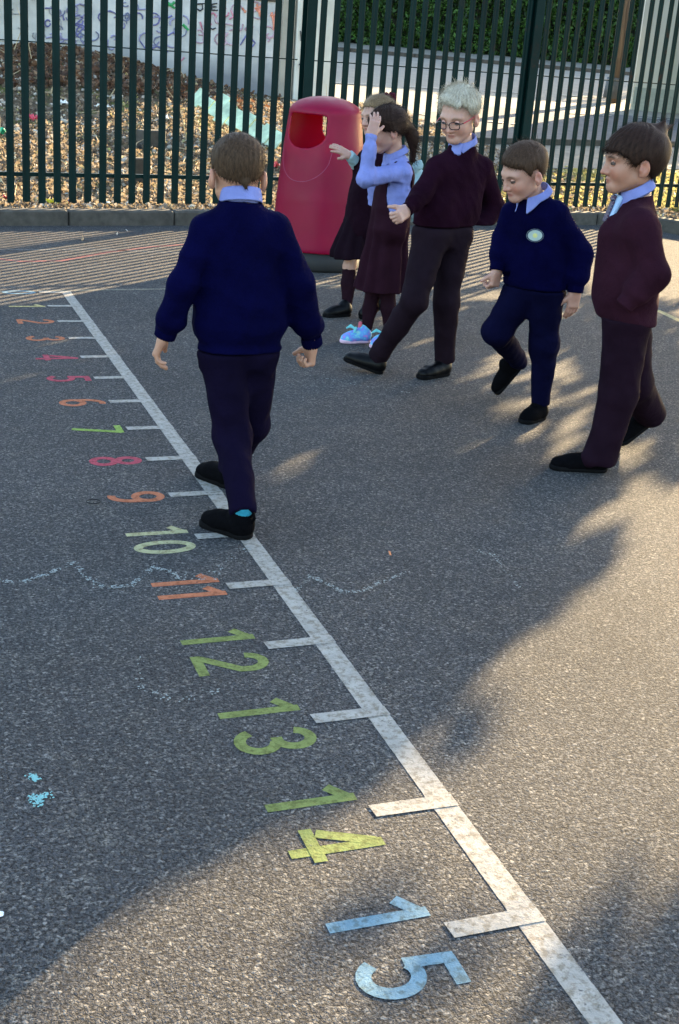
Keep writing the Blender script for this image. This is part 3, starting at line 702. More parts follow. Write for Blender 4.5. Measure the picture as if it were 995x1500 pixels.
NLAB = ['pale blue 0 at the far end of the painted numbers', 'yellow 1 painted thin in the far sunlit patch', 'orange 2 painted second in the far row', 'orange painted 3 just above the red 4', 'red painted 4 between the orange 3 and red 5', 'red painted 5 above the orange 6',
        'orange painted 6 just above the lime 7', 'bright lime green painted 7 between orange 6 and red 8', 'red figure eight shape painted between the lime 7 and orange 9', 'orange painted 9 with a black hair tie beside it', 'pale yellow painted ten by the walking boy',
        'orange painted eleven crossed by chalk dust', 'green painted twelve below the orange eleven', 'green painted thirteen between twelve and fourteen', 'olive green fourteen half in the sunlight', 'light blue fifteen, nearest and largest of the painted numbers']
for i, (s_, c_, l_) in enumerate(nl[:16]): number(s_, TY0-TS*i-(.004 if i < 10 else .0), PM[c_], NLAB[i])
# other worn lines and a buff strip
def worn(name, pts, w, col, label, wear=.36, Z=.0007):
    m = MB(); P = [gp(*p)[:2] for p in pts]; Q = []
    for i in range(len(P)-1):
        for s in np.linspace(0, 1, 6)[:-1]: Q.append(P[i]*(1-s)+P[i+1]*s)
    Q.append(P[-1]); m.ribbon(Q, w, Z); tag(m.build(name, paint_mat(name+'_paint', col, wear)), label, 'painted line')
worn('painted_curve', [(-60, 372), (30, 383), (90, 382), (160, 369), (230, 361), (290, 357)], .045, (.30, .09, .085), 'faded red curved line on the striped asphalt by the kerb', .38)
worn('yard_line', [(-30, 365), (60, 366), (140, 365), (290, 372)], .03, (.32, .32, .30), 'worn white dashed line nearest the kerb', .47)
worn('yard_line', [(962, 454), (1060, 500)], .05, (.36, .32, .17), 'pale yellow line at the right edge behind the boy in profile', .24)
worn('yard_line', [(-80, 428.5), (225, 423.5), (500, 418)], .035, (.26, .235, .18), 'faint buff strip crossing the far end of the number line', .38, .0005)  # narrow buff strip, lighter than the asphalt on either side
# chalk
M_chalk = simple('chalk_dust', (.27, .30, .29), .95, .2, 40)
def chalk(name, pts, label, n, spread, size=.0035, mat=M_chalk, blob=False):
    r = np.random.default_rng(len(pts)*7+n); P = [gp(*p)[:2] for p in pts]; C = []
    for i in range(n):
        if blob: q = P[r.integers(len(P))]+r.normal(0, spread, 2)
        else:
            s = r.uniform(0, len(P)-1.001); j = int(s); s -= j; q = P[j]*(1-s)+P[j+1]*s
            if math.sin(j*3.1+s*9) < -.5 and r.random() < .8: continue
            q = q+r.normal(0, spread, 2)
        C.append((q[0], q[1], .0028))
    m = MB()
    for c in C:
        a = r.uniform(0, 3.14); s = size*r.uniform(.5, 1.6); k = r.integers(4, 6)
        m.add([(c[0]+s*math.cos(a+6.283*i/k)*r.uniform(.6, 1), c[1]+s*math.sin(a+6.283*i/k)*r.uniform(.6, 1), c[2]+r.uniform(0, .0015)) for i in range(k)], [tuple(range(k))])
    tag(m.build(name, mat), label, 'chalk mark')
chalk('chalk_scribble', [(0, 853), (40, 852), (75, 840), (110, 824), (125, 846), (150, 862), (190, 860), (225, 832), (250, 838), (262, 850)], 'wavy pale chalk line left of the orange 11', 620, .006, .003)
chalk('chalk_scribble', [(432, 868), (455, 845), (475, 855), (500, 868), (528, 868), (560, 853), (598, 838)], 'zigzag pale chalk line right of the number line', 330, .005, .0028)
chalk('chalk_scribble', [(700, 808), (728, 816), (735, 835), (760, 862)], 'faint chalk line in the shade below the boys', 70, .007, .003)
chalk('chalk_scribble', [(205, 960), (210, 1010), (260, 1030), (330, 1010)], 'faint curved chalk line left of the green 13', 110, .01, .003)
chalk('chalk_scribble', [(270, 840), (300, 850), (330, 825), (370, 800)], 'faint chalk dust across the orange 11', 110, .012, .003)
chalk('chalk_scribble', [(430, 545), (500, 560), (560, 572), (600, 576)], 'thin faint chalk line behind the walking boy', 70, .006, .0035)
Mcy = simple('cyan_chalk', (.20, .43, .42), .9, .15, 60)
chalk('chalk_spot', [(50, 1140), (52, 1141)], 'small turquoise chalk spot at the left edge', 70, .0055, .0032, Mcy, True)
chalk('chalk_spot', [(58, 1174), (50, 1170), (62, 1168), (72, 1165), (56, 1180)], 'larger splashed turquoise chalk spot below the small one', 120, .0055, .0030, Mcy, True)
chalk('chalk_spot', [(-2, 1341)], 'white chalk spot cut by the left edge of the photo', 60, .004, .004, simple('white_chalk', (.8, .8, .8), .9), True)
def ring():
    c = gp(137, 737.5); r = np.random.default_rng(1); m = MB()
    P = [(c[0]+.024*math.cos(a), c[1]+.021*math.sin(a), .008) for a in np.linspace(0, 6.283, 25)]
    m.tube(P, .0022, 6, False); tag(m.build('hair_tie', simple('black_elastic', (.01, .01, .012), .8)), 'small black hair tie lying left of the orange 9', 'hair tie')
ring()
# dry leaves lying on the playground
def leaf_on_yard(px, py, s, col, label):
    c = gp(px, py); V, F = leaf_cloud(np.array([[0, 0, .006]]), s, np.random.default_rng(int(px)), .9, .7)
    o = mesh_obj('dry_leaf', V, F, simple('leaf_tone', col, .8)); o.location = (c[0], c[1], .004); tag(o, label, 'leaf')
leaf_on_yard(571, 814, .022, (.45, .16, .06), 'small orange leaf on the asphalt right of the white line')
leaf_on_yard(121, 352, .09, (.45, .35, .24), 'pale dry leaf on the striped asphalt left of the walking boy')
leaf_on_yard(186, 339, .05, (.7, .66, .6), 'tiny whitish leaf near the kerb behind the walking boy')
leaf_on_yard(172, 344, .04, (.72, .68, .6), 'whitish scrap of leaf near the kerb, just left of the tiny leaf')

# ------------------------------------------------------------------ litter bin
def build_bin():
    c = np.array([3.10, 8.86, 0]); root = thing('litter_bin', c, 'large crimson domed plastic litter bin with a black base standing by the fence', 'litter bin')
    # profile radius by height (metres)
    Z = np.array([-.1, .135, .16, .5, .85, 1.00, 1.075, 1.3]); R = np.array([.335, .335, .337, .318, .286, .268, .259, .25])
    def shell(p):
        q = p-c; rr = np.sqrt(q[..., 0]**2+q[..., 1]**2); z = q[..., 2]
        side = (rr-np.interp(z, Z, R)-.004*np.exp(-((z-1.085)/.010)**2))*.97
        E1 = ell([0, 0, 1.075], [.262, .262, .118]); E2 = ell([0, 0, 1.063], [.250, .250, .112])
        dome = np.where(z > 1.075, E1(q), -1); d = smax(side, dome, .012); d = np.maximum(d, .135-z)
        inner = np.maximum(np.maximum(rr-np.interp(z, Z, R)+.013, np.where(z > 1.063, E2(q), -1)), .16-z)
        return np.maximum(d, -np.minimum(inner, 10))
    v = unit(EYE-c); az0 = math.atan2(v[1], v[0])-math.radians(32)   # opening turned to the left of the view
    ax = np.array([math.cos(az0), math.sin(az0), 0]); ay = np.array([-ax[1], ax[0], 0])
    def opening(p):
        q = p-c; y = q@ay; z = q[..., 2]
        w = .160-.012*np.clip((z-.80)/.2, 0, 1)
        # straight top, U shaped bottom
        zb = .850+.085*np.clip(np.abs(y)/.165, 0, 1)**2.6
        return smax(np.abs(y)-w, smax(zb-z, z-1.072+.08*y*y, .02), .035)
    ops = [('u', shell, .001), ('s', opening, .012)]
    mt, t, b = nmat('crimson_plastic'); co = coords(t)
    L(t, ramp(t, [(.3, (.25, .004, .042)), (.7, (.31, .006, .054))], nz(t, co, 4, 5)), b.inputs['Base Color']); b.inputs['Roughness'].default_value = .38; b.inputs['Specular IOR Level'].default_value = .3
    b.inputs['Subsurface Weight'].default_value = .0
    L(t, ramp(t, [(.35, (.32,)*3), (.7, (.5,)*3)], nz(t, co, 9, 6)), b.inputs['Roughness']); bump(t, b, nz(t, co, 260, 3), .15, .002)
    o = [n for n in t.nodes if n.type == 'OUTPUT_MATERIAL'][0]; tr = N(t, 'ShaderNodeBsdfTranslucent'); tr.inputs[0].default_value = (.8, .02, .04, 1)
    ms = N(t, 'ShaderNodeMixShader'); ms.inputs[0].default_value = .40; L(t, b.outputs[0], ms.inputs[1]); L(t, tr.outputs[0], ms.inputs[2]); L(t, ms.outputs[0], o.inputs[0])
    sdf_obj('hood_and_body', ops, c+[-.4, -.4, .1], c+[.4, .4, 1.25], .007, mt, root)
    m = MB(); m.tube([c+[0, 0, 0], c+[0, 0, .02], c+[0, 0, .13], c+[0, 0, .137]], [.305, .318, .318, .30], 48); m.build('base', simple('black_rubber', (.008, .008, .009), .7, .3, 9), root, True)
    # liner seen through the opening
    m = MB(); P = []
    for z, r_ in ((.5, .22), (.80, .235), (.81, .225), (.5, .21)): P.append((z, r_))
    V = []; F = []; n = 40
    for z, r_ in P:
        for i in range(n): a = 6.2832*i/n; V.append(c+[r_*math.cos(a), r_*math.sin(a), z])
    for k in range(3):
        for i in range(n): F.append((k*n+i, k*n+(i+1) % n, (k+1)*n+(i+1) % n, (k+1)*n+i))
    m.add(V, F); m.build('liner', mt, root, True)
    # moulded U line below the opening
    m = MB(); V = []
    for s in np.linspace(-1, 1, 33):
        y = .205*s; z = .86-.24*math.sqrt(max(0, 1-s*s))**.8; r_ = float(np.interp(z, Z, R)); x = math.sqrt(max(r_*r_-y*y, 0)); V.append(c+ax*(x-.0005)+ay*y+[0, 0, z])
    m.tube(V, .0018, 6); m.build('moulded_line', simple('scuffed_crimson', (.36, .05, .11), .5, .2, 12), root, True)
build_bin()
# ------------------------------------------------------------------ the children
def azv(deg): a = math.radians(deg); return np.array([math.sin(a), math.cos(a), 0.0])
def frame(az, pitch=0, roll=0):
    f = azv(az); r = azv(az+90); u = np.array([0, 0, 1.0]); p = math.radians(pitch)
    f2 = f*math.cos(p)-u*math.sin(p); u2 = u*math.cos(p)+f*math.sin(p); q = math.radians(roll)
    return np.array([r*math.cos(q)-u2*math.sin(q), f2, u2*math.cos(q)+r*math.sin(q)])
def skin_mat():
    m, t, b = nmat('skin'); a = N(t, 'ShaderNodeAttribute'); a.attribute_name = 'Col'; co = coords(t)
    v = ramp(t, [(.3, (.93,)*3), (.7, (1.05,)*3)], nz(t, co, 45, 5)); L(t, mixc(t, 1, mixc(t, 1, a.outputs['Color'], (.68, .60, .565), 'MULTIPLY'), v, 'MULTIPLY'), b.inputs['Base Color'])
    b.inputs['Roughness'].default_value = .5; b.inputs['Subsurface Weight'].default_value = .12; b.inputs['Subsurface Radius'].default_value = (.012, .004, .002); b.inputs['Subsurface Scale'].default_value = 1
    return m
M_skin = skin_mat()
M_eye, t_, b_ = nmat('eye_gloss'); a_ = N(t_, 'ShaderNodeAttribute'); a_.attribute_name = 'Col'; L(t_, a_.outputs['Color'], b_.inputs['Base Color']); b_.inputs['Roughness'].default_value = .45; b_.inputs['Specular IOR Level'].default_value = .2
def knit_mat(name, col, rib=260):
    m, t, b = nmat(name); co = coords(t); c = np.array(col)
    L(t, ramp(t, [(.3, tuple(c*.75)), (.7, tuple(c*1.25))], nz(t, co, 7, 6)), b.inputs['Base Color'])
    b.inputs['Roughness'].default_value = .95; b.inputs['Specular IOR Level'].default_value = .03
    b.inputs['Sheen Weight'].default_value = .05; b.inputs['Sheen Roughness'].default_value = .4; b.inputs['Sheen Tint'].default_value = (*tuple(np.minimum(c*14+.01, 1)), 1)
    w = N(t, 'ShaderNodeTexVoronoi', Scale=rib); L(t, co, w.inputs['Vector']); n1 = bump(t, None, w.outputs['Distance'], .5, .002)
    bump(t, b, nz(t, co, 26, 5), .55, .012, n1); return m
def cloth_mat(name, col, rough=.8, bs=.5, sc=34):
    m, t, b = nmat(name); co = coords(t); c = np.array(col)
    L(t, ramp(t, [(.3, tuple(c*.82)), (.7, tuple(np.minimum(c*1.15, 1)))], nz(t, co, 10, 6)), b.inputs['Base Color']); b.inputs['Roughness'].default_value = rough; b.inputs['Specular IOR Level'].default_value = .03
    n1 = bump(t, None, nz(t, co, 420, 3), .35, .001); bump(t, b, nz(t, co, sc, 4), bs, .012, n1); return m
def hair_mat(name, lo, hi):
    m, t, b = nmat(name); ri = N(t, 'ShaderNodeNewGeometry').outputs['Random Per Island']; co = coords(t)
    mp = N(t, 'ShaderNodeMapping'); mp.inputs['Scale'].default_value = (1, 1, .25); L(t, co, mp.inputs[0])
    f = N(t, 'ShaderNodeMath', operation='MULTIPLY_ADD'); L(t, ri, f.inputs[0]); f.inputs[1].default_value = .55
    g = N(t, 'ShaderNodeMath', operation='MULTIPLY_ADD'); L(t, nz(t, mp.outputs[0], 160, 4), g.inputs[0]); g.inputs[1].default_value = .9; g.inputs[2].default_value = -.2; L(t, g.outputs[0], f.inputs[2])
    L(t, ramp(t, [(.15, lo), (.95, hi)], f.outputs[0]), b.inputs['Base Color']); b.inputs['Roughness'].default_value = .6; b.inputs['Specular IOR Level'].default_value = .14
    bump(t, b, nz(t, mp.outputs[0], 300, 3), .5, .002); return m

def head_ops(c, A, s, ear=True):
    g = lambda x, y, z: c+(A.T@np.array([x, y, z]))*s
    E = lambda x, y, z, rx, ry, rz: ell(g(x, y, z), np.array([rx, ry, rz])*s, A)
    o = [('u', E(0, -.008, .028, .0705, .094, .082), .001), ('u', E(0, .032, -.026, .051, .056, .061), .042*s),
         ('u', E(0, .072, -.076, .019, .018, .015), .024*s), ('u', rc(g(.046, .008, -.050), g(.015, .066, -.077), .017*s, .014*s), .026*s), ('u', rc(g(-.046, .008, -.050), g(-.015, .066, -.077), .017*s, .014*s), .026*s)]
    for q in (-1, 1):
        o += [('u', E(q*.035, .056, -.028, .019, .022, .022), .025*s), ('u', rc(g(q*.014, .083, .024), g(q*.046, .068, .022), .010*s, .008*s), .018*s),
              ('s', E(q*.031, .101, .003, .017, .018, .012), .014*s)]
    o += [('u', rc(g(0, .084, .012), g(0, .1055, -.0260), .0065*s, .0090*s), .014*s), ('u', sph(g(.011, .094, -.029), .0075*s), .008*s), ('u', sph(g(-.011, .094, -.029), .0075*s), .008*s),
          ('u', E(0, .0865, -.0475, .0165, .009, .0046), .008*s), ('u', E(0, .085, -.0560, .0140, .009, .0050), .007*s), ('s', E(0, .098, -.0516, .016, .006, .0012), .004*s)]
    if ear:
        for q in (-1, 1):
            Ar = A.copy()
            o += [('u', E(q*.079, -.012, -.012, .010, .017, .027), .008*s), ('u', E(q*.077, -.004, -.034, .007, .010, .010), .008*s), ('s', E(q*.0885, -.007, -.008, .007, .0095, .015), .006*s), ('u', E(q*.081, .002, -.018, .006, .006, .008), .006*s)]
    return o, g
def hand_ops(w, d, n, th, curl, s=1.0, spread=0.0, thumb=.5):
    d = unit(d); th = unit(th-d*np.dot(th, d)); n = unit(np.cross(d, th))*(1 if np.dot(np.cross(d, th), n) > 0 else -1)
    o = [('u', rbox(w+d*.036*s, np.array([.029, .040, .0125])*s, .011*s, np.array([th, d, n])), .012*s), ('u', rc(w-d*.02*s, w+d*.015*s, .0185*s, .019*s, n, .8), .02*s),
         ('u', rc(w+d*.012*s+th*.014*s, w+d*.035*s+th*.022*s+n*.006*s, .013*s, .012*s), .015*s)]
    for i, (off, ln) in enumerate(((.0225, .058), (.0078, .065), (-.0075, .060), (-.0215, .048))):
        p = w+d*(.069-.003*abs(i-1.3))*s+th*off*s; cv = curl[i]; a = cv; r = .0082 if i < 3 else .0072
        dd = unit(d+th*spread*(1.5-i)*.25)
        for seg, (fr, ro) in enumerate(((.44, 1.0), (.31, .92), (.25, .82))):
            v = dd*math.cos(a)+n*math.sin(a); q = p+v*ln*fr*s; o.append(('u', rc(p, q, r*ro*s, r*ro*.93*s), .0035*s)); p = q; a += cv*(1.05 if seg == 0 else .7)
    p = w+d*.022*s+th*.024*s+n*.004*s; v = unit(d*(1.0-.5*thumb)+th*(.75-.5*max(0, thumb-.5))+n*thumb*.9)
    for ln, r0, r1 in ((.030, .0115, .0098), (.026, .0095, .0075)):
        q = p+v*ln*s; o.append(('u', rc(p, q, r0*s, r1*s), .006*s)); p = q; v = unit(v+d*.25+n*.35*thumb)
    return o
def cutball(c, n, r):                     # region just beyond a hem or cuff
    c = np.asarray(c, float); n = unit(n)
    return lambda p: np.maximum(-((p-c)@n), np.sqrt(((p-c)**2).sum(-1))-r)
def bbox(pts, m): P = np.array(pts, float); return P.min(0)-m, P.max(0)+m
def strands(name, V, Nn, dirfn, n, length, width, mat, parent, seed, lift=.25, segs=3, jit=.25):
    r = np.random.default_rng(seed); i = r.integers(0, len(V), n); P = V[i]+0; nn = Nn[i]
    D = dirfn(P); D = D-nn*(D*nn).sum(1)[:, None]; D += r.normal(0, jit, D.shape)*np.linalg.norm(D, axis=1)[:, None]; D /= np.linalg.norm(D, axis=1)[:, None]+1e-9
    Sd = np.cross(D, nn); Sd /= np.linalg.norm(Sd, axis=1)[:, None]+1e-9; ln = (length*r.uniform(.5, 1.2, n))[:, None]
    Vs = []; 
    for k in range(segs+1):
        t = k/segs; c = P+D*ln*t+nn*ln*lift*math.sin(t*2.2)*.6-nn*.001; wv = width*(1-.85*t)
        Vs += [c+Sd*wv/2, c-Sd*wv/2]
    Va = np.stack(Vs, 1).reshape(-1, 3); m = 2*(segs+1); b = np.arange(n)[:, None]*m
    F = np.concatenate([b+[[2*k, 2*k+1, 2*k+3, 2*k+2]] for k in range(segs)])
    return mesh_obj(name, Va, F, mat, parent)
def normals(o):
    a = np.empty(len(o.data.vertices)*3, np.float32); o.data.vertices.foreach_get('normal', a); v = np.empty_like(a); o.data.vertices.foreach_get('co', v)
    return v.reshape(-1, 3)+np.array(o.matrix_world.translation if o.parent is None else [0, 0, 0]), a.reshape(-1, 3)
HL = {  # hairline height by angle round the head (-90 nape .. 90 forehead), head units
 'short': ([-90, -50, -22, -8, 8, 22, 40, 60, 90], [-.050, -.044, -.020, .020, .022, .000, .046, .058, .066]),
 'blond': ([-90, -50, -22, -8, 8, 22, 40, 60, 90], [-.040, -.034, -.014, .012, .016, .016, .056, .074, .084]),
 'crop': ([-90, -50, -22, -8, 8, 22, 40, 60, 90], [-.036, -.026, -.010, .016, .018, .010, .046, .058, .066]),
 'fringe': ([-90, -50, -22, -8, 8, 22, 40, 60, 90], [-.060, -.056, -.036, .006, .006, -.012, .018, .036, .036]),
 'girl': ([-90, -50, -22, -8, 8, 22, 40, 60, 90], [-.050, -.044, -.012, .018, .022, .026, .046, .060, .064]),
}
def hair_volume(c, A, s, style, t_top, t_side, amp=.0010, swoop=0.0, taper=.040):
    xs, zs = HL[style]
    E = ell([0, -.010, .028], [.0735, .096, .084])
    def f(p):
        q = ((p-c)@A.T)/s; z = q[..., 2]; ang = np.degrees(np.arctan2(q[..., 1]+.012, np.abs(q[..., 0])+1e-6)); zl = np.interp(ang, xs, zs)+swoop*q[..., 0]*np.clip(ang/60, 0, 1)+.004*np.sin(ang*.9+q[..., 0]*200)
        k = np.clip((z+.02)/.10, 0, 1); k = k*k*(3-2*k); t = t_side+(t_top-t_side)*k
        edge_ = np.clip((z-zl)/taper, 0, 1); t = t*(.12+.88*edge_*(2-edge_))
        st = amp*np.sin(q[..., 0]*230+3*np.sin(q[..., 1]*40)+ang*.3)*np.clip(z/.03, 0, 1)
        return smax(E(q)-t-st, (zl-z)*.75, .010)*s*.9
    return f
def build_hair(root, c, A, s, style, t_top, t_side, mat, n=2600, ln=.022, wd=.0016, seed=1, crown=(0, -.055, .10), fwd=.4, lift=.25, extra=None, jit=.25, spikes=0, **kw):
    R = .16*s; ops = [('u', hair_volume(c, A, s, style, t_top, t_side, **kw), .001)]+(extra or [])
    pts = [c-R, c+R]; lo, hi = np.min(pts, 0), np.max(pts, 0)
    o = sdf_obj('hair', ops, lo, hi, .0034, mat)
    V, Nn = normals(o); cw = c+(A.T@np.array(crown))*s; f = A[1]
    def dirf(P):
        d = P-cw; d /= np.linalg.norm(d, axis=1)[:, None]+1e-6; return d+f*fwd*np.clip(((P-c)@A[2])[:, None]/(.06*s), 0, 1)-A[2]*.15
    setpar(o, root)
    st = strands('hair_strands', V, Nn, dirf, n, ln*s, wd, mat, None, seed, lift, jit=jit); setpar(st, root) if False else None
    st.parent = o; st.location = (0, 0, 0)
    if spikes:
        zz = ((V-c)@A[2])/s; top = zz > .085; sp = strands('hair_spikes', V[top], Nn[top], lambda P: (P-cw)*0+A[1]*.6+A[2]*.2, spikes, .030*s, .0016, mat, None, seed+3, .85, jit=.5); sp.parent = o; sp.location = (0, 0, 0)
    return o
def face_col(c, A, s, base, browc, lip=(.50, .17, .15), cheek=.5, others=None):
    base = np.array(base); browc = np.array(browc); lip = np.array(lip)
    def f(V):
        q = ((V-c)@A.T)/s; x, y, z = np.abs(q[:, 0]), q[:, 1], q[:, 2]; C = np.tile(base, (len(V), 1)); near = (np.linalg.norm(q, axis=1) < .15)
        def mixin(col, w): nonlocal C; w = np.clip(w, 0, 1)[:, None]*near[:, None]; C = C*(1-w)+np.array(col)*w
        fr = np.clip((y-.03)/.02, 0, 1)
        mixin(base*[1.08, .72, .66], cheek*fr*np.exp(-(((x-.038)/.02)**2+((z+.032)/.02)**2)))
        mixin(base*[1.1, .75, .70], .5*fr*np.exp(-((x/.014)**2+((z+.028)/.012)**2)))
        mixin(base*[1.1, .68, .62], .55*np.clip((x-.074)/.01, 0, 1)*np.exp(-((z)/.04)**2))
        mixin(lip, .7*fr*np.exp(-((x/.017)**4+((z+.0517+9*x*x)/.0078)**4)))
        mixin(lip*.35, .6*fr*np.exp(-((x/.016)**4+((z+.0517+9*x*x)/.0017)**2)))
        mixin(browc*.7, .95*fr*np.exp(-(((x-.031)/.017)**4+((z-.025+.25*np.abs(x-.028))/.0042)**2)))
        mixin(base*[.66, .48, .44], .6*fr*np.exp(-(((x-.031)/.016)**4+((z-.010)/.007)**2)))
        mixin(base*[.3, .15, .12], .8*fr*np.exp(-(((x-.007)/.0035)**2+((z+.036)/.003)**2)))
        mixin(browc*.4+base*.15, .85*fr*np.exp(-(((x-.031)/.0145)**4+((z-.0105)/.0022)**2)))
        if others: C = others(V, C)
        return C
    return f
def build_eyes(root, g, A, s, gaze, iris, lid, skin, which=(-1, 1)):
    for q in which:
        c = g(q*.031, .0765, .0035); r = .0125*s; n, m = 20, 14; V = []; F = []
        for j in range(m+1):
            for i in range(n):
                a, b = 2*math.pi*i/n, math.pi*j/m; V.append([r*math.sin(b)*math.cos(a), r*math.sin(b)*math.sin(a), r*math.cos(b)])
        for j in range(m):
            for i in range(n): F.append((j*n+i, j*n+(i+1) % n, (j+1)*n+(i+1) % n, (j+1)*n+i))
        # finer colouring needs resolution: subdivide by loop over a dense latitude/longitude grid aimed along the gaze
        gz_ = unit(A.T@np.array(gaze)); V = np.array(V); Bz = gz_; Bx = unit(np.cross([.1, .2, 1], Bz)); By = np.cross(Bz, Bx); V = V[:, :1]*Bx+V[:, 1:2]*By+V[:, 2:]*Bz
        o = mesh_obj('eye', V+c, F, M_eye, None, True, loc=c); d = unit(V/r); 
        dt = (V/r)@gz_; lz = (V@A.T)[:, 2]/s; C = np.tile([.085, .062, .056], (len(V), 1))
        C[dt > .80] = iris; C[dt > .93] = (.01, .01, .01); lid = min(lid, .0042); up = lz > lid; C[up] = skin; C[np.abs(lz-lid) < .0016] = (.04, .02, .015); C[lz < -.0052] = skin
        ca = o.data.color_attributes.new('Col', 'FLOAT_COLOR', 'POINT'); buf = np.ones((len(V), 4), np.float32); buf[:, :3] = C; ca.data.foreach_set('color', buf.ravel()); setpar(o, root)
def collar(root, c, up, f, rx, ry, mat, gap=28, tall=.026, spread=.020, point=.030, name='collar'):
    up = unit(up); f = unit(f-up*np.dot(f, up)); r_ = np.cross(f, up); n = 48; V = []; F = []
    sec = [(-.002, -.014), (.000, tall*.9), (.002, tall+.003), (.0055, tall-.002), (spread*.62, -.006)]
    for i in range(n+1):
        th = math.radians(gap+(360-2*gap)*i/n); e = min(i, n-i)/n; pt = max(0, 1-e/.13); back = -math.cos(th)
        d = f*math.cos(th)+r_*math.sin(th); base = c+f*math.cos(th)*ry+r_*math.sin(th)*rx+up*(.012*back)
        for k, (o, h) in enumerate(sec):
            if k == 4: o = o+point*.35*pt; h = h-point*pt*.95
            if k == 3: o = o+point*.10*pt; h = h-point*.25*pt
            V.append(base+d*o+up*h+(f*point*.15*pt if k == 4 else 0))
    m = len(sec)
    for i in range(n):
        for k in range(m-1): F.append((i*m+k, i*m+k+1, (i+1)*m+k+1, (i+1)*m+k))
    o = mesh_obj(name, V, F, mat, root, True); md = o.modifiers.new('t', 'SOLIDIFY'); md.thickness = .0025; md.offset = 0
    ms = o.modifiers.new('s', 'SUBSURF'); ms.levels = 1; ms.render_levels = 1; return o
def shoe(root, heel, toe, up, ankle, mat, solemat, w=.036, label=None, name='shoe', kind='trainer', extra=None, hs=1.0):
    heel = np.asarray(heel, float); toe = np.asarray(toe, float); up = unit(up); f = unit(toe-heel); up = unit(up-f*np.dot(up, f)); sd = np.cross(f, up); Lf = np.linalg.norm(toe-heel)
    a = heel+f*w*.9; b = toe-f*w*.95
    ops = [('u', rc(a+up*.036*hs, b+up*.024*hs, w*.95, w*.90, up, .85), .02), ('u', rc(heel+f*.038+up*.046*hs, heel+f*Lf*.62+up*.030*hs, w*.92, w*.90), .03),
           ('u', rc(heel+f*.034+up*.03, heel+f*.040+up*.070*hs, w*.90, w*.88), .02)]
    if kind == 'dress': pass
    ops += [('s', plane(heel+up*.012, up), .004), ('n', lambda p: .0015*wob(p, 90, 3))] if True else []
    ops[-2] = ('i', (lambda pl_: (lambda p: -pl_(p)))(plane(heel+up*.010, up)), .004)
    lo, hi = bbox([heel, toe, heel+up*.12, toe+up*.08], .06); o = sdf_obj(name, ops, lo, hi, .0036, mat, root)
    if label: o['label'] = label
    sops = [('u', rc(a+up*.010, b+up*.010, w*1.0, w*1.02), .001), ('i', (lambda pl_: (lambda p: -pl_(p)))(plane(heel, up)), .004), ('i', plane(heel+up*.020*hs, up), .004)]
    so_ = sdf_obj('sole', sops, lo, hi, .0036, solemat, o)
    return o, (heel, f, sd, up, Lf)
def laces(shoe_o, fr, mat, n=4, w=.036, y0=.52, dy=.075, z0=.060, r=.0022):
    heel, f, sd, up, Lf = fr; m = MB()
    for i in range(n):
        p = heel+f*Lf*(y0+dy*i)+up*(z0-.0055*i); m.tube([p-sd*w*.55-up*.010, p-sd*w*.25, p+sd*w*.25, p+sd*w*.55-up*.010], r, 5)
    return m.build('lace', mat, shoe_o)

def torso_ops(sh, hp, nb, rs=.062, rw=.085, rh=.088, sq=.8, bell=0.0, trap=.036, nr=.056):
    L_, R_ = sh; l, r = hp; sx = unit(R_-L_); mid = (L_+R_)/2; hm = (l+r)/2; up = unit(mid-hm); n = unit(np.cross(sx, up)); wS = np.linalg.norm(R_-L_)/2; o = []
    for q in (-1, 1):
        top = mid+sx*q*max(wS-.045, .03)-up*.035; bot = hm+sx*q*max(np.linalg.norm(r-l)/2-.012, .034)-up*.07; md = (top+bot)/2
        o += [('u', rc(top, md, rs+.008, rw*.86, n, sq), .05), ('u', rc(md, bot, rw*.86, rh*.90, n, .92), .05)]
        o += [('u', rc(nb-up*.012, mid+sx*q*(wS-.005)+up*.0, trap, .040), .045)]
    o += [('u', rc(mid-up*.03, hm-up*.08, rs+.012, rw, n, sq), .06), ('u', rc(mid-up*.02, nb+up*.012, .064, nr), .03)]
    return_top = ('s', cutball(nb+up*.014, up, .10), .006); o.append(return_top)
    return o, (sx, up, n, mid, hm)
def sleeve(sh, el, wr, r0=.052, r1=.044, r2=.036, puff=.004):
    d = unit(wr-el)
    return [('u', rc(sh, el, r0, r1), .020), ('u', rc(el, wr-d*(.030+r2*.8), r1, r2+puff), .03), ('u', rc(wr-d*.05, wr+d*.01, r2*.86, r2*.80), .008), ('s', cutball(wr+d*.006, d, .07), .004)]
def nwr(a=.0045, f=34, seed=0, g=.0018):
    def w(p):
        r1 = 1-2.4*np.abs(wob(p*[1, 1, 1.9], f*.8, seed)); r2 = 1-2.4*np.abs(wob(p*[1.2, 1.2, .8], f*1.7, seed+2))
        return -a*1.05*np.maximum(r1, -.6)*(.6+.6*wob(p, 9, seed+3))-a*.45*np.maximum(r2, -.5)+g*wob(p, f*3, seed+1)
    return ('n', w)

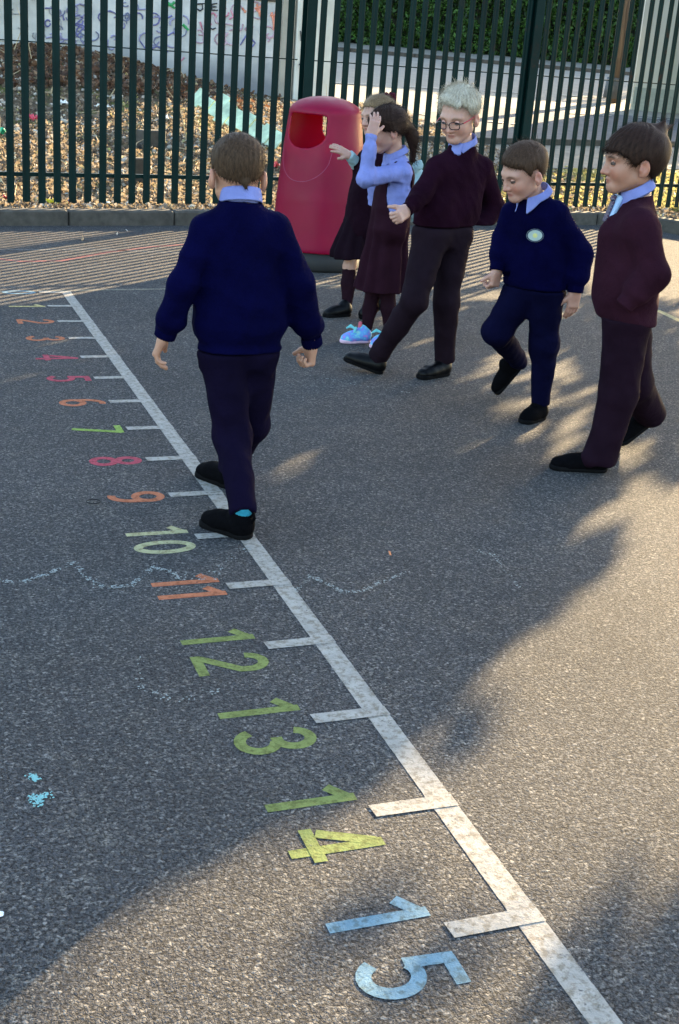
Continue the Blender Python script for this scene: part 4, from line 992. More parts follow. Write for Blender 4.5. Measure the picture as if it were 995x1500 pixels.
def body(root, spec, hops, hand, hcol, h=.0034, lr=.052):
    J = spec; o = list(hops); nb = J['neck']; hc = J['head']
    A = J['A']; s = J['s']
    o += [('u', rc(hc+(A.T@np.array([0, -.018, -.045]))*s, nb-np.array([0, 0, .02]), .044*s*.92, .046*s*.92), .022)]
    mid = (J['shL']+J['shR'])/2; hm = (J['hipL']+J['hipR'])/2; sx = unit(J['shR']-J['shL'])
    for q in (-1, 1):
        o += [('u', rc(mid+sx*q*.05-[0, 0, .05], hm+sx*q*.03, .050, .050), .05)]
    o += [('u', rc(nb-np.array([0, 0, .03]), mid-[0, 0, .05], .045, .05), .05)]
    for S_ in 'LR':
        if J.get('sh'+S_) is not None:
            we = J['wr'+S_] if S_ in J.get('hands', 'LR') else J['el'+S_]*.5+J['wr'+S_]*.5
            o += [('u', rc(J['sh'+S_]-[0, 0, .012], J['el'+S_], .030, .026), .03), ('u', rc(J['el'+S_], we, .026, .0195), .02)]
        o += [('u', rc(J['hip'+S_], J['kn'+S_], lr, .036), .04), ('u', rc(J['kn'+S_], J['an'+S_], .034, .024), .03)]
    for hd in hand: o += hd
    pts = [v for k, v in J.items() if isinstance(v, np.ndarray) and v.shape == (3,)]; lo, hi = bbox(pts, .20)
    return sdf_obj('body', o, lo, hi, h, M_skin, root, hcol)
def legs_ops(J, rth, rkn, ran, pel=.085, hemcut=True, flare=0, top=.02):
    o = []; hm = (J['hipL']+J['hipR'])/2; sx = unit(J['hipR']-J['hipL'])
    o += [('u', rc(J['hipL']+[0, 0, .02], J['hipR']+[0, 0, .02], pel-.012, pel-.012), .03)]
    for S_ in 'LR':
        h_, k_, a_ = J['hip'+S_], J['kn'+S_], J['an'+S_]; d = unit(a_-k_)
        o += [('u', rc(h_, k_, rth, rkn), .035), ('u', rc(k_, a_, rkn, ran+flare), .03)]
        if hemcut: o += [('s', cutball(a_+d*.012, d, .10), .004)]
    return o+[('i', plane(hm+[0, 0, top], [0, 0, 1]), .01)]

def cuff(root, wr, el, r, mat, ln=.034):
    d = unit(wr-el); a = unit(np.cross(d, [0, .3, 1])); b = np.cross(d, a); n = 52; V = []; F = []; c = wr+d*.014
    for k, (s_, rr) in enumerate(((-ln, .97), (-ln*.6, 1.03), (-ln*.2, 1.0), (0, .98), (.0005, .86), (-.008, .80))):
        for i in range(n):
            t = 2*math.pi*i/n; q = r*rr+(.0016 if i % 2 else -.0010)*(k < 4); V.append(c+d*s_+(a*math.cos(t)+b*math.sin(t))*q)
    for k in range(5):
        for i in range(n): F.append((k*n+i, k*n+(i+1) % n, (k+1)*n+(i+1) % n, (k+1)*n+i))
    return mesh_obj('cuff', V, F, mat, root, True)
M_navy = knit_mat('navy_knit', (.0014, .0014, .020)); M_mar = knit_mat('maroon_knit', (.0125, .0030, .0085)); M_mar2 = knit_mat('burgundy_knit', (.0235, .0070, .0135)); M_card = knit_mat('dark_maroon_knit', (.0100, .0034, .0075))
M_shirt = cloth_mat('blue_shirt', (.195, .225, .50), .7, .5, 40); M_teal = cloth_mat('pale_teal_cloth', (.30, .42, .45), .7, .7, 30)
M_jog = cloth_mat('plum_navy_jersey', (.0050, .0032, .0135), .9, .5, 18); M_navyj = cloth_mat('navy_jersey', (.0025, .0026, .0165), .9, .5, 18); M_brt = cloth_mat('dark_brown_trouser', (.0125, .0070, .0115), .75, .4, 16); M_pur = cloth_mat('dark_plum_trouser', (.0115, .0048, .0105), .75, .4, 16)
M_pin = cloth_mat('maroon_pinafore', (.0200, .0062, .0120), .85, .3, 20); M_tights = cloth_mat('maroon_tights', (.0160, .0060, .0105), .8, .2, 30); M_skirtd = cloth_mat('black_maroon_skirt', (.0085, .0038, .0075), .85, .3, 20)
M_blk = simple('black_leather', (.002, .002, .0028), .4, .3, 30, .3, .002, spec=.12); M_blk2 = simple('black_mesh_fabric', (.0022, .0022, .0030), .85, .3, 60, .6, .003, spec=.03); M_sole = simple('black_rubber_sole', (.0045, .0045, .0052), .8, .3, 40, .4, .003, spec=.05)
M_refl = simple('silver_piping', (.7, .72, .75), .35, .05, 9)
BLUE_LAB = None
# ---------- 1: boy in navy walking away along the line
def walker():
    Y = 3.95; c = lambda x, y, dy=0: at(x, y, Y+dy)
    hf, tf = gp(366, 790), gp(312, 772); tf = hf+unit(tf-hf)*.205; hb, tb = gp(345, 716), gp(318, 703); tb = hb+unit([-.55, 1, 0])*.20
    J = dict(head=c(348, 257, .03), s=1.06, A=frame(6, 14), neck=c(353, 296), shL=c(301, 337), shR=c(406, 337, -.0), elL=c(268, 417, -.02), elR=c(441, 417, -.02), wrL=c(243, 488, .02), wrR=c(457, 500, .03),
             hipL=c(326, 520, 0), hipR=c(374, 520, .02), knL=c(341, 640, -.01), knR=c(368, 622, .13), anL=hf+unit(tf-hf)*.036+[0, 0, .088], anR=hb+unit(tb-hb)*.03+[0, 0, .08], toeL=tf+[0, 0, .0], toeR=tb)
    root = thing('person', (J['neck'][0], Y, 0), 'boy in navy seen from behind, walking heel to toe along the white line', 'child')
    ho, g = head_ops(J['head'], J['A'], J['s'])
    dl = unit([-.35, .15, -.9]); dr = unit([.02, .12, -1])
    hL = hand_ops(J['wrL']+dl*.008, dl, azv(110), azv(20), (.45, .55, .6, .7), 1.0, .1, .35); hR = hand_ops(J['wrR']+dr*.008, dr, azv(270), azv(0), (1.15, 1.2, 1.25, 1.25), 1.0, 0, .8)
    skin = (.62, .36, .25)
    body(root, J, ho, [hL, hR], face_col(J['head'], J['A'], J['s'], skin, (.16, .10, .06)), .0032)
    build_hair(root, J['head'], J['A'], J['s'], 'crop', .011, .0015, hair_mat('cropped_brown_hair', (.016, .009, .0055), (.115, .066, .038)), 7000, .013, .0011, 5, crown=(0, -.03, .11), fwd=.0, lift=.5,
               extra=[('u', rc(g(.010, -.080, -.030), g(.012, -.075, -.046), .011, .004), .015)])
    collar(root, J['neck']+[0, 0, .000], [0, .10, 1], azv(8), .058, .056, M_shirt, 30, .038, .018, .02)
    o, fr = torso_ops((J['shL'], J['shR']), (J['hipL']+[0, 0, .02], J['hipR']+[0, 0, .02]), J['neck']-[0, 0, .012], .058, .091, .114, .84)
    o += sleeve(J['shL'], J['elL'], J['wrL'], .045, .040, .035, .009)+sleeve(J['shR'], J['elR'], J['wrR'], .045, .040, .035, .009)
    hem = (J['hipL']+J['hipR'])/2; o += [('n', lambda p: -.008*np.exp(-((p[..., 2]-hem[2]-.105)/.03)**2)+.009*np.exp(-((p[..., 2]-hem[2]-.045)/.020)**2)), nwr(.0065, 24, 0), ('i', (lambda q: (lambda p: -q(p)))(plane(hem+[0, 0, .022], [0, 0, 1])), .008)]
    pts = [J[k] for k in ('neck', 'shL', 'shR', 'elL', 'elR', 'wrL', 'wrR', 'hipL', 'hipR')]; lo, hi = bbox(pts, .14)
    sdf_obj('jumper', o, lo, hi, .0048, M_navy, root); cuff(root, J['wrL'], J['elL'], .034, M_navy); cuff(root, J['wrR'], J['elR'], .034, M_navy)
    J2 = dict(J); J2['anL'] = J['anL']+[0, 0, .008]
    o = legs_ops(J2, .071, .058, .041, .086, top=.016)+[nwr(.006, 24, 1)]; o += [('u', sph(c(300, 535, .02), .016), .02)]
    lo, hi = bbox([J[k] for k in ('hipL', 'hipR', 'knL', 'knR', 'anL', 'anR')], .15); tr = sdf_obj('trousers', o, lo, hi, .0048, M_jog, root)
    s1, f1 = shoe(root, hf, tf, [0, 0, 1], J['anL'], M_blk2, M_sole, .038, hs=1.12); m = MB(); hl, f, sd, up, Lf = f1
    m.tube([hl+up*.075+f*.004, hl-f*.012+up*.095, hl-f*.016+up*.078, hl-f*.004+up*.055], .005, 6); m.build('pull_tab', M_blk2, s1)
    m = MB(); [m.tube([hl+f*Lf*a+sd*.036*q+up*.022, hl+f*Lf*(a+.10)+sd*.030*q+up*.05], .003, 5) for a in (.25, .42, .58) for q in (-1, 1)]; m.build('side_seam', M_sole, s1)
    s2, f2 = shoe(root, hb, tb, [0, 0, 1], J['anR'], M_blk2, M_sole, .038, hs=1.1)
    m = MB(); a = J['anL']; m.tube([a-[0, 0, .045], a+[0, 0, .018]], [.034, .033], 20); m.build('sock', simple('turquoise_sock', (.008, .17, .23), .9, .2, 60, .5, .002), root, True)
walker()
# ---------- 2: tall blond boy with glasses
def blond():
    Y = 5.68; c = lambda x, y, dy=0: at(x, y, Y+dy)
    h1 = gp(560, 548); t1 = h1+unit(gp(508, 540)-h1)*.21+[0, 0, .045]; h2 = gp(655, 548); t2 = gp(606, 557); t2 = h2+unit(t2-h2)*.215
    J = dict(hands='R', head=c(673, 171, .0), s=1.08, A=frame(232, 20, 2), neck=c(678, 212, .02), shL=c(707, 247, .05), shR=c(641, 246, -.03), elL=c(724, 306, .10), elR=c(619, 284, -.09), wrL=c(693, 344, .02), wrR=c(597, 307, -.17),
             hipL=c(664, 345, .03), hipR=c(631, 348, -.02), knL=c(654, 440, .0), knR=c(607, 440, -.10), anL=h2+[.0, .0, .085]+unit(t2-h2)*.03, anR=h1+[0, 0, .085]+unit(t1-h1)*.03, toeL=t2, toeR=t1)
    root = thing('person', (J['neck'][0], Y, 0), 'tallest child, a blond boy with dark glasses in a maroon jumper', 'child')
    ho, g = head_ops(J['head'], J['A'], J['s'])
    d = unit(J['wrR']-J['elR']); hR = hand_ops(J['wrR']+d*.01, d+np.array([0, 0, .1]), [0, 0, -1], azv(250)+[0, 0, .6], (1.1, 1.15, 1.2, 1.2), 1.05, 0, .75)
    skin = (.68, .42, .34)
    body(root, J, ho, [hR], face_col(J['head'], J['A'], J['s'], skin, (.42, .28, .18), cheek=.45), .0034)
    hm_ = hair_mat('bleached_hair', (.24, .20, .15), (.66, .60, .49))
    build_hair(root, J['head'], J['A'], J['s'], 'blond', .024, .006, hm_, 5200, .028, .0013, 9, crown=(.02, -.04, .12), fwd=.55, lift=.28, swoop=.10, spikes=500, extra=[('u', rc(g(.03, .055, .100), g(-.045, .078, .082), .018, .014), .02)], amp=.0030)
    build_eyes(root, g, J['A'], J['s'], (.0, .75, -.65), (.12, .16, .2), .001, np.array(skin)*[.85, .75, .75])
    # glasses
    A = J['A']; s = J['s']; gl = empty('glasses', J['head']); setpar(gl, root); mf = simple('dark_acetate', (.012, .008, .010), .25, .2, 30); mr_ = simple('red_acetate', (.42, .02, .04), .25, .1, 30)
    def lw(o): o.parent = gl; o.location = tuple(-np.array(J['head'])); return o
    for q in (-1, 1):
        P = []
        for a in np.linspace(0, 2*math.pi, 29):
            ca, sa = math.cos(a), math.sin(a); x = .023*math.copysign(abs(ca)**.6, ca); z = .0155*math.copysign(abs(sa)**.6, sa)
            P.append(g(q*(.0315)+x, .109-.35*abs(q*.0315+x)**1.0*.35, -.001+z))
        m = MB(); m.tube(P, .0021*s, 6, False); lw(m.build('rim', mf))
        m = MB(); m.tube([g(q*.054, .101, .006), g(q*.066, .085, .006)], .0021*s, 6); lw(m.build('hinge', mf))
        m = MB(); m.tube([g(q*.066, .086, .006), g(q*.075, .04, .006), g(q*.079, -.015, .007), g(q*.079, -.03, -.012)], .0023*s, 6); lw(m.build('temple', mr_))
    m = MB(); m.tube([g(-.009, .108, .003), g(0, .111, .006), g(.009, .108, .003)], .0020*s, 6); lw(m.build('bridge', mf))
    collar(root, J['neck']+[0, 0, .010], unit(azv(232)*.22+[0, 0, 1]), azv(232), .057, .058, M_shirt, 14, .022, .020, .026)
    o, fr = torso_ops((J['shL'], J['shR']), (J['hipL']+[0, 0, .05], J['hipR']+[0, 0, .05]), J['neck']-[0, 0, .012], .066, .100, .108, .84)
    o += sleeve(J['shR'], J['elR'], J['wrR'], .050, .043, .034, .006)+sleeve(J['shL'], J['elL'], J['wrL'], .052, .048, .044, .004)
    hem = (J['hipL']+J['hipR'])/2; o += [nwr(.006, 26, 2), ('i', (lambda q: (lambda p: -q(p)))(plane(hem+[0, 0, .055], [0, 0, 1])), .010)]
    f = azv(228); vn = J['neck']+f*.075-[0, 0, .02]
    o.insert(-2, ('s', rc(vn+[0, 0, .03], vn+f*.02-[0, 0, .018], .022, .006), .008))
    lo, hi = bbox([J[k] for k in ('neck', 'shL', 'shR', 'elL', 'elR', 'wrL', 'wrR', 'hipL', 'hipR')], .14); sdf_obj('jumper', o, lo, hi, .0050, M_mar, root); cuff(root, J['wrR'], J['elR'], .031, M_mar)
    m = MB(); m.box(J['neck']+f*.068-[0, 0, .018], (.05, .02, .06), (azv(318), unit(f+[0, 0, .3]), unit(np.array([0, 0, 1])-f*.3)), .006); m.build('shirt_front', M_shirt, root)
    o = legs_ops(J, .084, .062, .049, .100, flare=.0, top=.051)+[nwr(.005, 22, 3)]; lo, hi = bbox([J[k] for k in ('hipL', 'hipR', 'knL', 'knR', 'anL', 'anR')], .17)
    sdf_obj('trousers', o, lo, hi, .0052, M_brt, root)
    shoe(root, h1, t1, [0, 0, 1], J['anR'], M_blk, M_sole, .037); shoe(root, h2, t2, [0, 0, 1], J['anL'], M_blk, M_sole, .038)
blond()
# ---------- 3: small boy in navy with a school badge, lifting one foot
def navy():
    Y = 4.92; c = lambda x, y, dy=0: at(x, y, Y+dy)
    h2 = gp(794, 612); t2 = h2+unit(gp(762, 622)-h2)*.17; t1 = gp(727, 581)+[0, 0, .012]; h1 = t1+(at(768, 530, 5.25)-t1)*1.0; L1 = np.linalg.norm(h1-t1); h1 = t1+unit(h1-t1)*.19
    J = dict(head=c(768, 254, .02), s=1.04, A=frame(262, 24, -2), neck=c(783, 291, .03), shL=c(815, 315, -.04), shR=c(752, 312, .10), elL=c(850, 372, -.07), elR=c(738, 352, .12), wrL=c(843, 424, -.09), wrR=c(729, 393, .08),
             hipL=c(800, 425, -.02), hipR=c(766, 425, .06), knL=c(797, 505, -.01), knR=c(728, 486, .06), anL=h2+[0, 0, .085]+unit(t2-h2)*.03, anR=h1+unit(at(728, 486, 4.98)-h1)*.055, toeL=t2, toeR=t1)
    root = thing('person', (J['neck'][0], Y, 0), 'small boy in navy with an oval chest badge, one foot lifted behind him', 'child')
    ho, g = head_ops(J['head'], J['A'], J['s']); skin = (.64, .38, .30)
    dl = unit([-.03, -.02, -1]); dr = unit([-.12, -.05, -1])
    hL = hand_ops(J['wrL']+dl*.01, dl, azv(60), azv(270), (.25, .3, .35, .4), .98, .1, .3); hR = hand_ops(J['wrR']+dr*.01, dr, azv(60), azv(250), (.9, 1.0, 1.1, 1.1), .95, .0, .6)
    body(root, J, ho, [hL, hR], face_col(J['head'], J['A'], J['s'], skin, (.14, .08, .05), cheek=.7), .0034)
    build_hair(root, J['head'], J['A'], J['s'], 'short', .017, .0045, hair_mat('light_brown_hair', (.011, .006, .004), (.085, .048, .030)), 6500, .020, .0010, 3, fwd=.6, lift=.16, swoop=.15, spikes=260)
    build_eyes(root, g, J['A'], J['s'], (-.1, .8, -.45), (.06, .035, .02), .004, np.array(skin)*[.85, .75, .72])
    collar(root, J['neck']+[0, 0, .016]+azv(250)*.006, unit(azv(255)*.34+[0, 0, 1]), azv(250), .060, .062, M_shirt, 18, .022, .034, .040)
    o, fr = torso_ops((J['shL'], J['shR']), (J['hipL']+[0, 0, .02], J['hipR']+[0, 0, .02]), J['neck']-[0, 0, .012], .064, .096, .102, .84)
    o += sleeve(J['shR'], J['elR'], J['wrR'], .052, .046, .038, .010)+sleeve(J['shL'], J['elL'], J['wrL'], .054, .050, .040, .012)
    hem = (J['hipL']+J['hipR'])/2; o += [nwr(.0055, 27, 4), ('i', (lambda q: (lambda p: -q(p)))(plane(hem+[0, 0, .014], [0, 0, 1])), .010)]
    lo, hi = bbox([J[k] for k in ('neck', 'shL', 'shR', 'elL', 'elR', 'wrL', 'wrR', 'hipL', 'hipR')], .14); jp = sdf_obj('jumper', o, lo, hi, .0048, M_navy, root); cuff(root, J['wrL'], J['elL'], .034, M_navy); cuff(root, J['wrR'], J['elR'], .033, M_navy)
    o = legs_ops(J, .080, .060, .040, .090, top=.010)+[nwr(.005, 24, 5)]; lo, hi = bbox([J[k] for k in ('hipL', 'hipR', 'knL', 'knR', 'anL', 'anR')], .16)
    sdf_obj('trousers', o, lo, hi, .0048, M_navyj, root)
    s1, f1 = shoe(root, h1, t1, unit(np.cross(unit(t1-h1), azv(0))*-1 if False else np.array([-.75, 0, .65])), J['anR'], M_blk2, M_sole, .036)
    hl, f, sd, up, Lf = f1; m = MB(); m.tube([hl+up*.070, hl-f*.022+up*.088, hl-f*.004+up*.058], .006, 6); m.build('pull_tab', M_blk2, s1)
    s2, f2 = shoe(root, h2, t2, [0, 0, 1], J['anL'], M_blk2, M_sole, .036); laces(s2, f2, M_blk2)
    m = MB(); hl, f, sd, up, Lf = f2; m.tube([hl+f*.02+sd*.036+up*.03, hl+f*.06+sd*.038+up*.022, hl+f*.11+sd*.036+up*.016], [.004, .009, .003], 6); m.build('side_flash', simple('grey_flash', (.35, .33, .30), .5), s2)
    # school badge sewn on the chest
    from mathutils.bvhtree import BVHTree
    me = jp.data; off = Vector(jp.location)+Vector(root.location); bvh = BVHTree.FromPolygons([v.co+off for v in me.vertices], [p.vertices[:] for p in me.polygons])
    def patch(name, rx, ry, mat, lift, cx=784.0, cy=345.0, ring=None):
        V = []; F = []; nr, na = 5, 28; rr = [ring, 1.0] if ring else [i/nr for i in range(nr+1)]
        for q in rr:
            for i in range(na):
                a = 6.2832*i/na; v = ray(cx+rx*q*math.cos(a), cy+ry*q*math.sin(a)); h, n_, _, _ = bvh.ray_cast(Vector(EYE), Vector(unit(v)))
                if h is None: h, n_ = Vector(at(cx, cy, Y-.15)), Vector((0, -1, 0))
                V.append(np.array(h)+(-unit(v))*lift)
        for k in range(len(rr)-1):
            for i in range(na): F.append((k*na+i, k*na+(i+1) % na, (k+1)*na+(i+1) % na, (k+1)*na+i))
        return mesh_obj(name, V, F, mat, root, True)
    b = patch('badge', 12.8, 9.6, simple('badge_thread', (.36, .44, .40), .8, .1, 200), .0015)
    for nm, rx, ry, mt, lf, rg in (('badge_ring', 12.6, 9.4, simple('badge_navy_ring', (.02, .03, .07), .8), .0022, .84), ('badge_sun', 3.6, 3.4, simple('badge_yellow', (.55, .54, .20), .8), .0026, None)):
        e = patch(nm, rx, ry, mt, lf, ring=rg); e.parent = b; e.location = (0, 0, 0)
    m = MB()
    for i in range(12):
        a = 6.2832*i/12; P = []
        for k in (5.2, 7.4):
            v = ray(784+k*math.cos(a), 345+k*.80*math.sin(a)); h, n_, _, _ = bvh.ray_cast(Vector(EYE), Vector(unit(v))); P.append(np.array(h)-unit(v)*.003)
        m.tube(P, .0014, 4)
    e = m.build('badge_rays', simple('badge_gold', (.55, .5, .2), .8)); e.parent = b; e.location = tuple(-Vector(root.location))
navy()
# ---------- 4: boy in profile with tie
def brown():
    Y = 4.20; c = lambda x, y, dy=0: at(x, y, Y+dy)
    h1 = gp(888, 690); t1 = h1+unit(gp(806, 686)-h1)*.235; t2 = gp(905, 655)+[0, 0, .004]; h2 = at(966, 607, t2[1]+.05); h2 = t2+unit(h2-t2)*.22
    az = 286
    J = dict(hands='', head=c(930, 238, .02), s=1.13, A=frame(az, 6, 0), neck=c(933, 286, .02), shL=c(938, 330, -.14), shR=c(928, 322, .15), elL=c(956, 402, -.20), elR=c(915, 395, .20), wrL=c(914, 447, -.18), wrR=c(905, 450, .16),
             hipL=c(920, 462, -.05), hipR=c(918, 462, .06), knL=c(906, 575, -.03), knR=c(928, 560, .10), anL=h1+[-.035, 0, .085], anR=h2+unit(at(928, 560, 4.30)-h2)*.07, toeL=t1, toeR=t2)
    root = thing('person', (J['neck'][0], Y, 0), 'boy in profile with brown fringe, burgundy jumper and striped tie', 'child')
    ho, g = head_ops(J['head'], J['A'], J['s']); skin = (.56, .31, .22)
    body(root, J, ho, [], face_col(J['head'], J['A'], J['s'], skin, (.06, .03, .02), cheek=.6), .0034)
    build_hair(root, J['head'], J['A'], J['s'], 'fringe', .015, .010, hair_mat('dark_brown_hair', (.004, .0018, .0014), (.036, .0165, .011)), 7500, .034, .0010, 6, crown=(0, -.075, .095), fwd=.35, lift=.05, taper=.012, amp=.0018,
               extra=[('u', rc(g(0, -.075, .105), g(.0, -.095, .128), .022, .004), .02), ('u', rc(g(.01, -.09, .10), g(.02, -.125, .112), .018, .003), .02)], jit=.10)
    build_eyes(root, g, J['A'], J['s'], (.0, .98, .0), (.05, .03, .02), .0065, np.array(skin)*[.85, .75, .72])
    collar(root, J['neck']+azv(az)*.002+[0, 0, .008], unit(azv(az)*.34+[0, 0, 1]), azv(az), .060, .060, M_shirt, 14, .032, .022, .042)
    f = azv(az); sdv = azv(az+90)
    o, fr = torso_ops((J['shL'], J['shR']), (J['hipL']+[0, 0, .03], J['hipR']+[0, 0, .03]), J['neck']-[0, 0, .014], .078, .104, .112, .98)
    belly = c(905, 430, -.0); o += [('u', rc(c(905, 345), belly, .070, .098), .05)]
    o += sleeve(J['shR'], J['elR'], J['wrR'], .054, .048, .040, .004)+sleeve(J['shL'], J['elL'], J['wrL'], .062, .056, .046, .006)
    hem = (J['hipL']+J['hipR'])/2; o += [('s', rc(c(886, 300), c(893, 322), .026, .010), .010), nwr(.0045, 24, 6), ('i', (lambda q: (lambda p: -q(p)))(plane(hem-[0, 0, .02], unit([.10, 0, 1]))), .015)]
    lo, hi = bbox([J[k] for k in ('neck', 'shL', 'shR', 'elL', 'elR', 'wrL', 'wrR', 'hipL', 'hipR')]+[belly], .16); sdf_obj('jumper', o, lo, hi, .0048, M_mar2, root)
    # shirt front and tie in the V of the jumper
    P0 = J['neck']+f*.075-[0, 0, .012]; P1 = P0+f*.022-[0, 0, .075]; t = unit(P1-P0); n = unit(np.cross(t, sdv)); n = n if n@f > 0 else -n
    m = MB(); m.box((P0+P1)/2-n*.006, (.075, .02, .10), (sdv, n, -t), .006); m.build('shirt_front', cloth_mat('pale_shirt', (.36, .50, .72)), root)
    tm, tt, tb = nmat('striped_tie'); co = coords(tt); wv = N(tt, 'ShaderNodeTexWave', Scale=22); wv.bands_direction = 'DIAGONAL'; L(tt, co, wv.inputs['Vector']); L(tt, ramp(tt, [(.35, (.05, .012, .05)), (.5, (.35, .32, .30)), (.62, (.015, .02, .07))], wv.outputs['Fac']), tb.inputs['Base Color'])
    m = MB(); m.box(P0+n*.010+t*.008, (.030, .020, .026), (sdv, n, -t), .006); m.box(P0+n*.008+t*.058, (.040, .009, .085), (sdv, n, -t), .003); m.build('tie', tm, root)
    J2 = dict(J); J2['anL'] = J['anL']+[-.0, 0, -.03]; J2['anR'] = J['anR']
    o = legs_ops(J2, .092, .074, .060, .100, flare=.004, top=.0)+[('u', rc(J2['anL']+[0, 0, .03], J2['anL']+[-.05, -.0, .0], .05, .035), .03), nwr(.005, 20, 7)]
    lo, hi = bbox([J[k] for k in ('hipL', 'hipR', 'knL', 'knR', 'anL', 'anR')], .18); sdf_obj('trousers', o, lo, hi, .0050, M_pur, root)
    s1, f1 = shoe(root, h1, t1, [0, 0, 1], J['anL'], M_blk2, M_sole, .038)
    s2, f2 = shoe(root, h2, t2, unit(np.array([-.45, 0, .9])), J['anR'], M_blk2, M_sole, .038)
    for s_, (hl, ff, sd, up, Lf) in ((s1, f1), (s2, f2)):
        q = 1 if sd@(EYE-hl) > 0 else -1
        m = MB(); m.tube([hl+ff*Lf*.46+sd*q*.033+up*.048, hl+ff*Lf*.34+sd*q*.040+up*.026], .0022, 5); m.tube([hl+ff*.002+sd*q*.028+up*.044, hl+ff*.030+sd*q*.036+up*.042, hl+ff*.055+sd*q*.038+up*.034], .0024, 5); m.build('reflective_piping', M_refl, s_)
brown()
# ---------- 5: girl in blue shirt and pinafore shading her eyes
def girl_shirt():
    Y = 6.45; c = lambda x, y, dy=0: at(x, y, Y+dy)
    h1 = gp(541, 501); t1 = h1+unit(gp(497, 502)-h1)*.175; h2 = gp(573, 504); t2 = h2+unit(gp(525, 515)-h2)*.18; az = 278
    J = dict(hands='L', head=c(568, 191, .02), s=1.02, A=frame(az, 22, 0), neck=c(580, 229, .02), shL=c(588, 252, -.07), shR=c(575, 250, .13), elL=c(536, 262, -.16), elR=c(552, 300, .2), wrL=c(544, 199, -.12), wrR=c(548, 262, .16),
             hipL=c(573, 325, -.04), hipR=c(571, 325, .07), knL=c(568, 415, -.02), knR=c(548, 418, .04), anL=h2+[-.02, 0, .085], anR=h1+[-.02, 0, .085], toeL=t2, toeR=t1)
    root = thing('person', (J['neck'][0], Y, 0), 'girl in blue shirt and maroon pinafore raising a hand to her face', 'child')
    ho, g = head_ops(J['head'], J['A'], J['s']); skin = (.62, .38, .31)
    d = unit(at(552, 168, Y-.10)-J['wrL']); hL = hand_ops(J['wrL']+d*.006, d, azv(20), azv(95), (.35, .25, .25, .35), .96, .35, .3)
    body(root, J, ho, [hL], face_col(J['head'], J['A'], J['s'], skin, (.10, .06, .04), cheek=.6), .0034, .036)
    hm_ = hair_mat('brown_hair', (.004, .002, .0018), (.045, .022, .015)); E = .001
    tail = [c(596, 186, .03), c(607, 203, .04), c(609, 232, .05), c(603, 262, .06)]
    ex = [('u', rc(tail[0], tail[1], .034, .034), .03), ('u', rc(tail[1], tail[2], .034, .026), .03), ('u', rc(tail[2], tail[3], .026, .010), .02), ('u', rc(g(-.05, .02, .06), g(-.06, -.02, .0), .022, .026), .03), ('u', rc(g(-.02, .06, .075), g(-.055, .03, .03), .018, .018), .03)]
    ho_ = build_hair(root, J['head'], J['A'], J['s'], 'girl', .016, .012, hm_, 6500, .042, .0013, 12, crown=(0, .06, .09), fwd=-.5, lift=.12, extra=ex, jit=.22, amp=.003)
    # long windblown strands of the ponytail
    r = np.random.default_rng(4); m = MB()
    for i in range(260):
        p0 = tail[0]+r.normal(0, .016, 3); p1 = tail[1]+r.normal(0, .024, 3)+[.01, 0, 0]; p2 = tail[2]+r.normal(0, .030, 3)+[.018*r.random(), 0, 0]; p3 = tail[3]+r.normal(0, .040, 3)+[.02+.05*r.random()**2, 0, -.03*r.random()]
        m.tube([p0, p1, p2, p3], [.0012, .0012, .0010, .0004], 3, False)
    o = m.build('ponytail_strands', hair_mat('sunlit_brown_hair', (.06, .035, .02), (.42, .28, .15))); o.parent = ho_; o.location = tuple(-Vector(root.location))  # sunlight on these strands is put into the lighter hair colour
    o['label'] = 'loose ponytail strands coloured as if sunlit'
    m = MB()
    for i in range(90):
        a = r.uniform(-1.2, 1.2); p0 = g(r.uniform(-.05, .05), r.uniform(-.02, .07), .112); e = g(r.uniform(-.07, .07), -.10-r.uniform(0, .06), r.uniform(.02, .13)); m.tube([p0, (p0+e)/2+[0, 0, .02], e], [.0009, .0009, .0003], 3, False)
    o = m.build('flyaway_hair', hair_mat('flyaway', (.08, .05, .03), (.34, .22, .13))); o.parent = ho_; o.location = tuple(-Vector(root.location))
    collar(root, J['neck']+[0, 0, .006], unit(azv(az)*.30+[0, 0, 1]), azv(az), .056, .056, M_shirt, 16, .026, .026, .034)
    sh, hp = (J['shL'], J['shR']), (J['hipL']+[0, 0, .04], J['hipR']+[0, 0, .04])
    o, fr = torso_ops(sh, hp, J['neck']-[0, 0, .012], .060, .082, .086, .95)
    o += sleeve(J['shL'], J['elL'], J['wrL'], .048, .040, .030, .002)+sleeve(J['shR'], J['elR'], J['wrR'], .046, .040, .032, .004)+[nwr(.007, 34, 8, .002), ('i', (lambda q: (lambda p: -q(p)))(plane((J['hipL']+J['hipR'])/2+[0, 0, .06], [0, 0, 1])), .01)]
    lo, hi = bbox([J[k] for k in ('neck', 'shL', 'shR', 'elL', 'elR', 'wrL', 'wrR', 'hipL', 'hipR')], .13); sdf_obj('shirt', o, lo, hi, .0046, M_shirt, root)
    o, fr = torso_ops(sh, hp, J['neck']-[0, 0, .03], .074, .097, .102, .95, trap=.026); sx, up, n, mid, hm = fr; f = azv(az)
    for q, sp in ((-1, J['shL']), (1, J['shR'])): o += [('s', ell(sp-[0, 0, .115]-sx*q*-.0+(-sx if q < 0 else sx)*.05, [.075, .115, .155], np.array([f, sx, [0, 0, 1]])), .01)]
    o += [('s', ell(J['neck']+f*.02, [.085, .075, .07], np.array([f, sx, [0, 0, 1]])), .01)]
    waist = hm+[0, 0, .05]; hemc = c(557, 424, 0); ang = lambda p: np.arctan2((p-waist)@sx, (p-waist)@f)
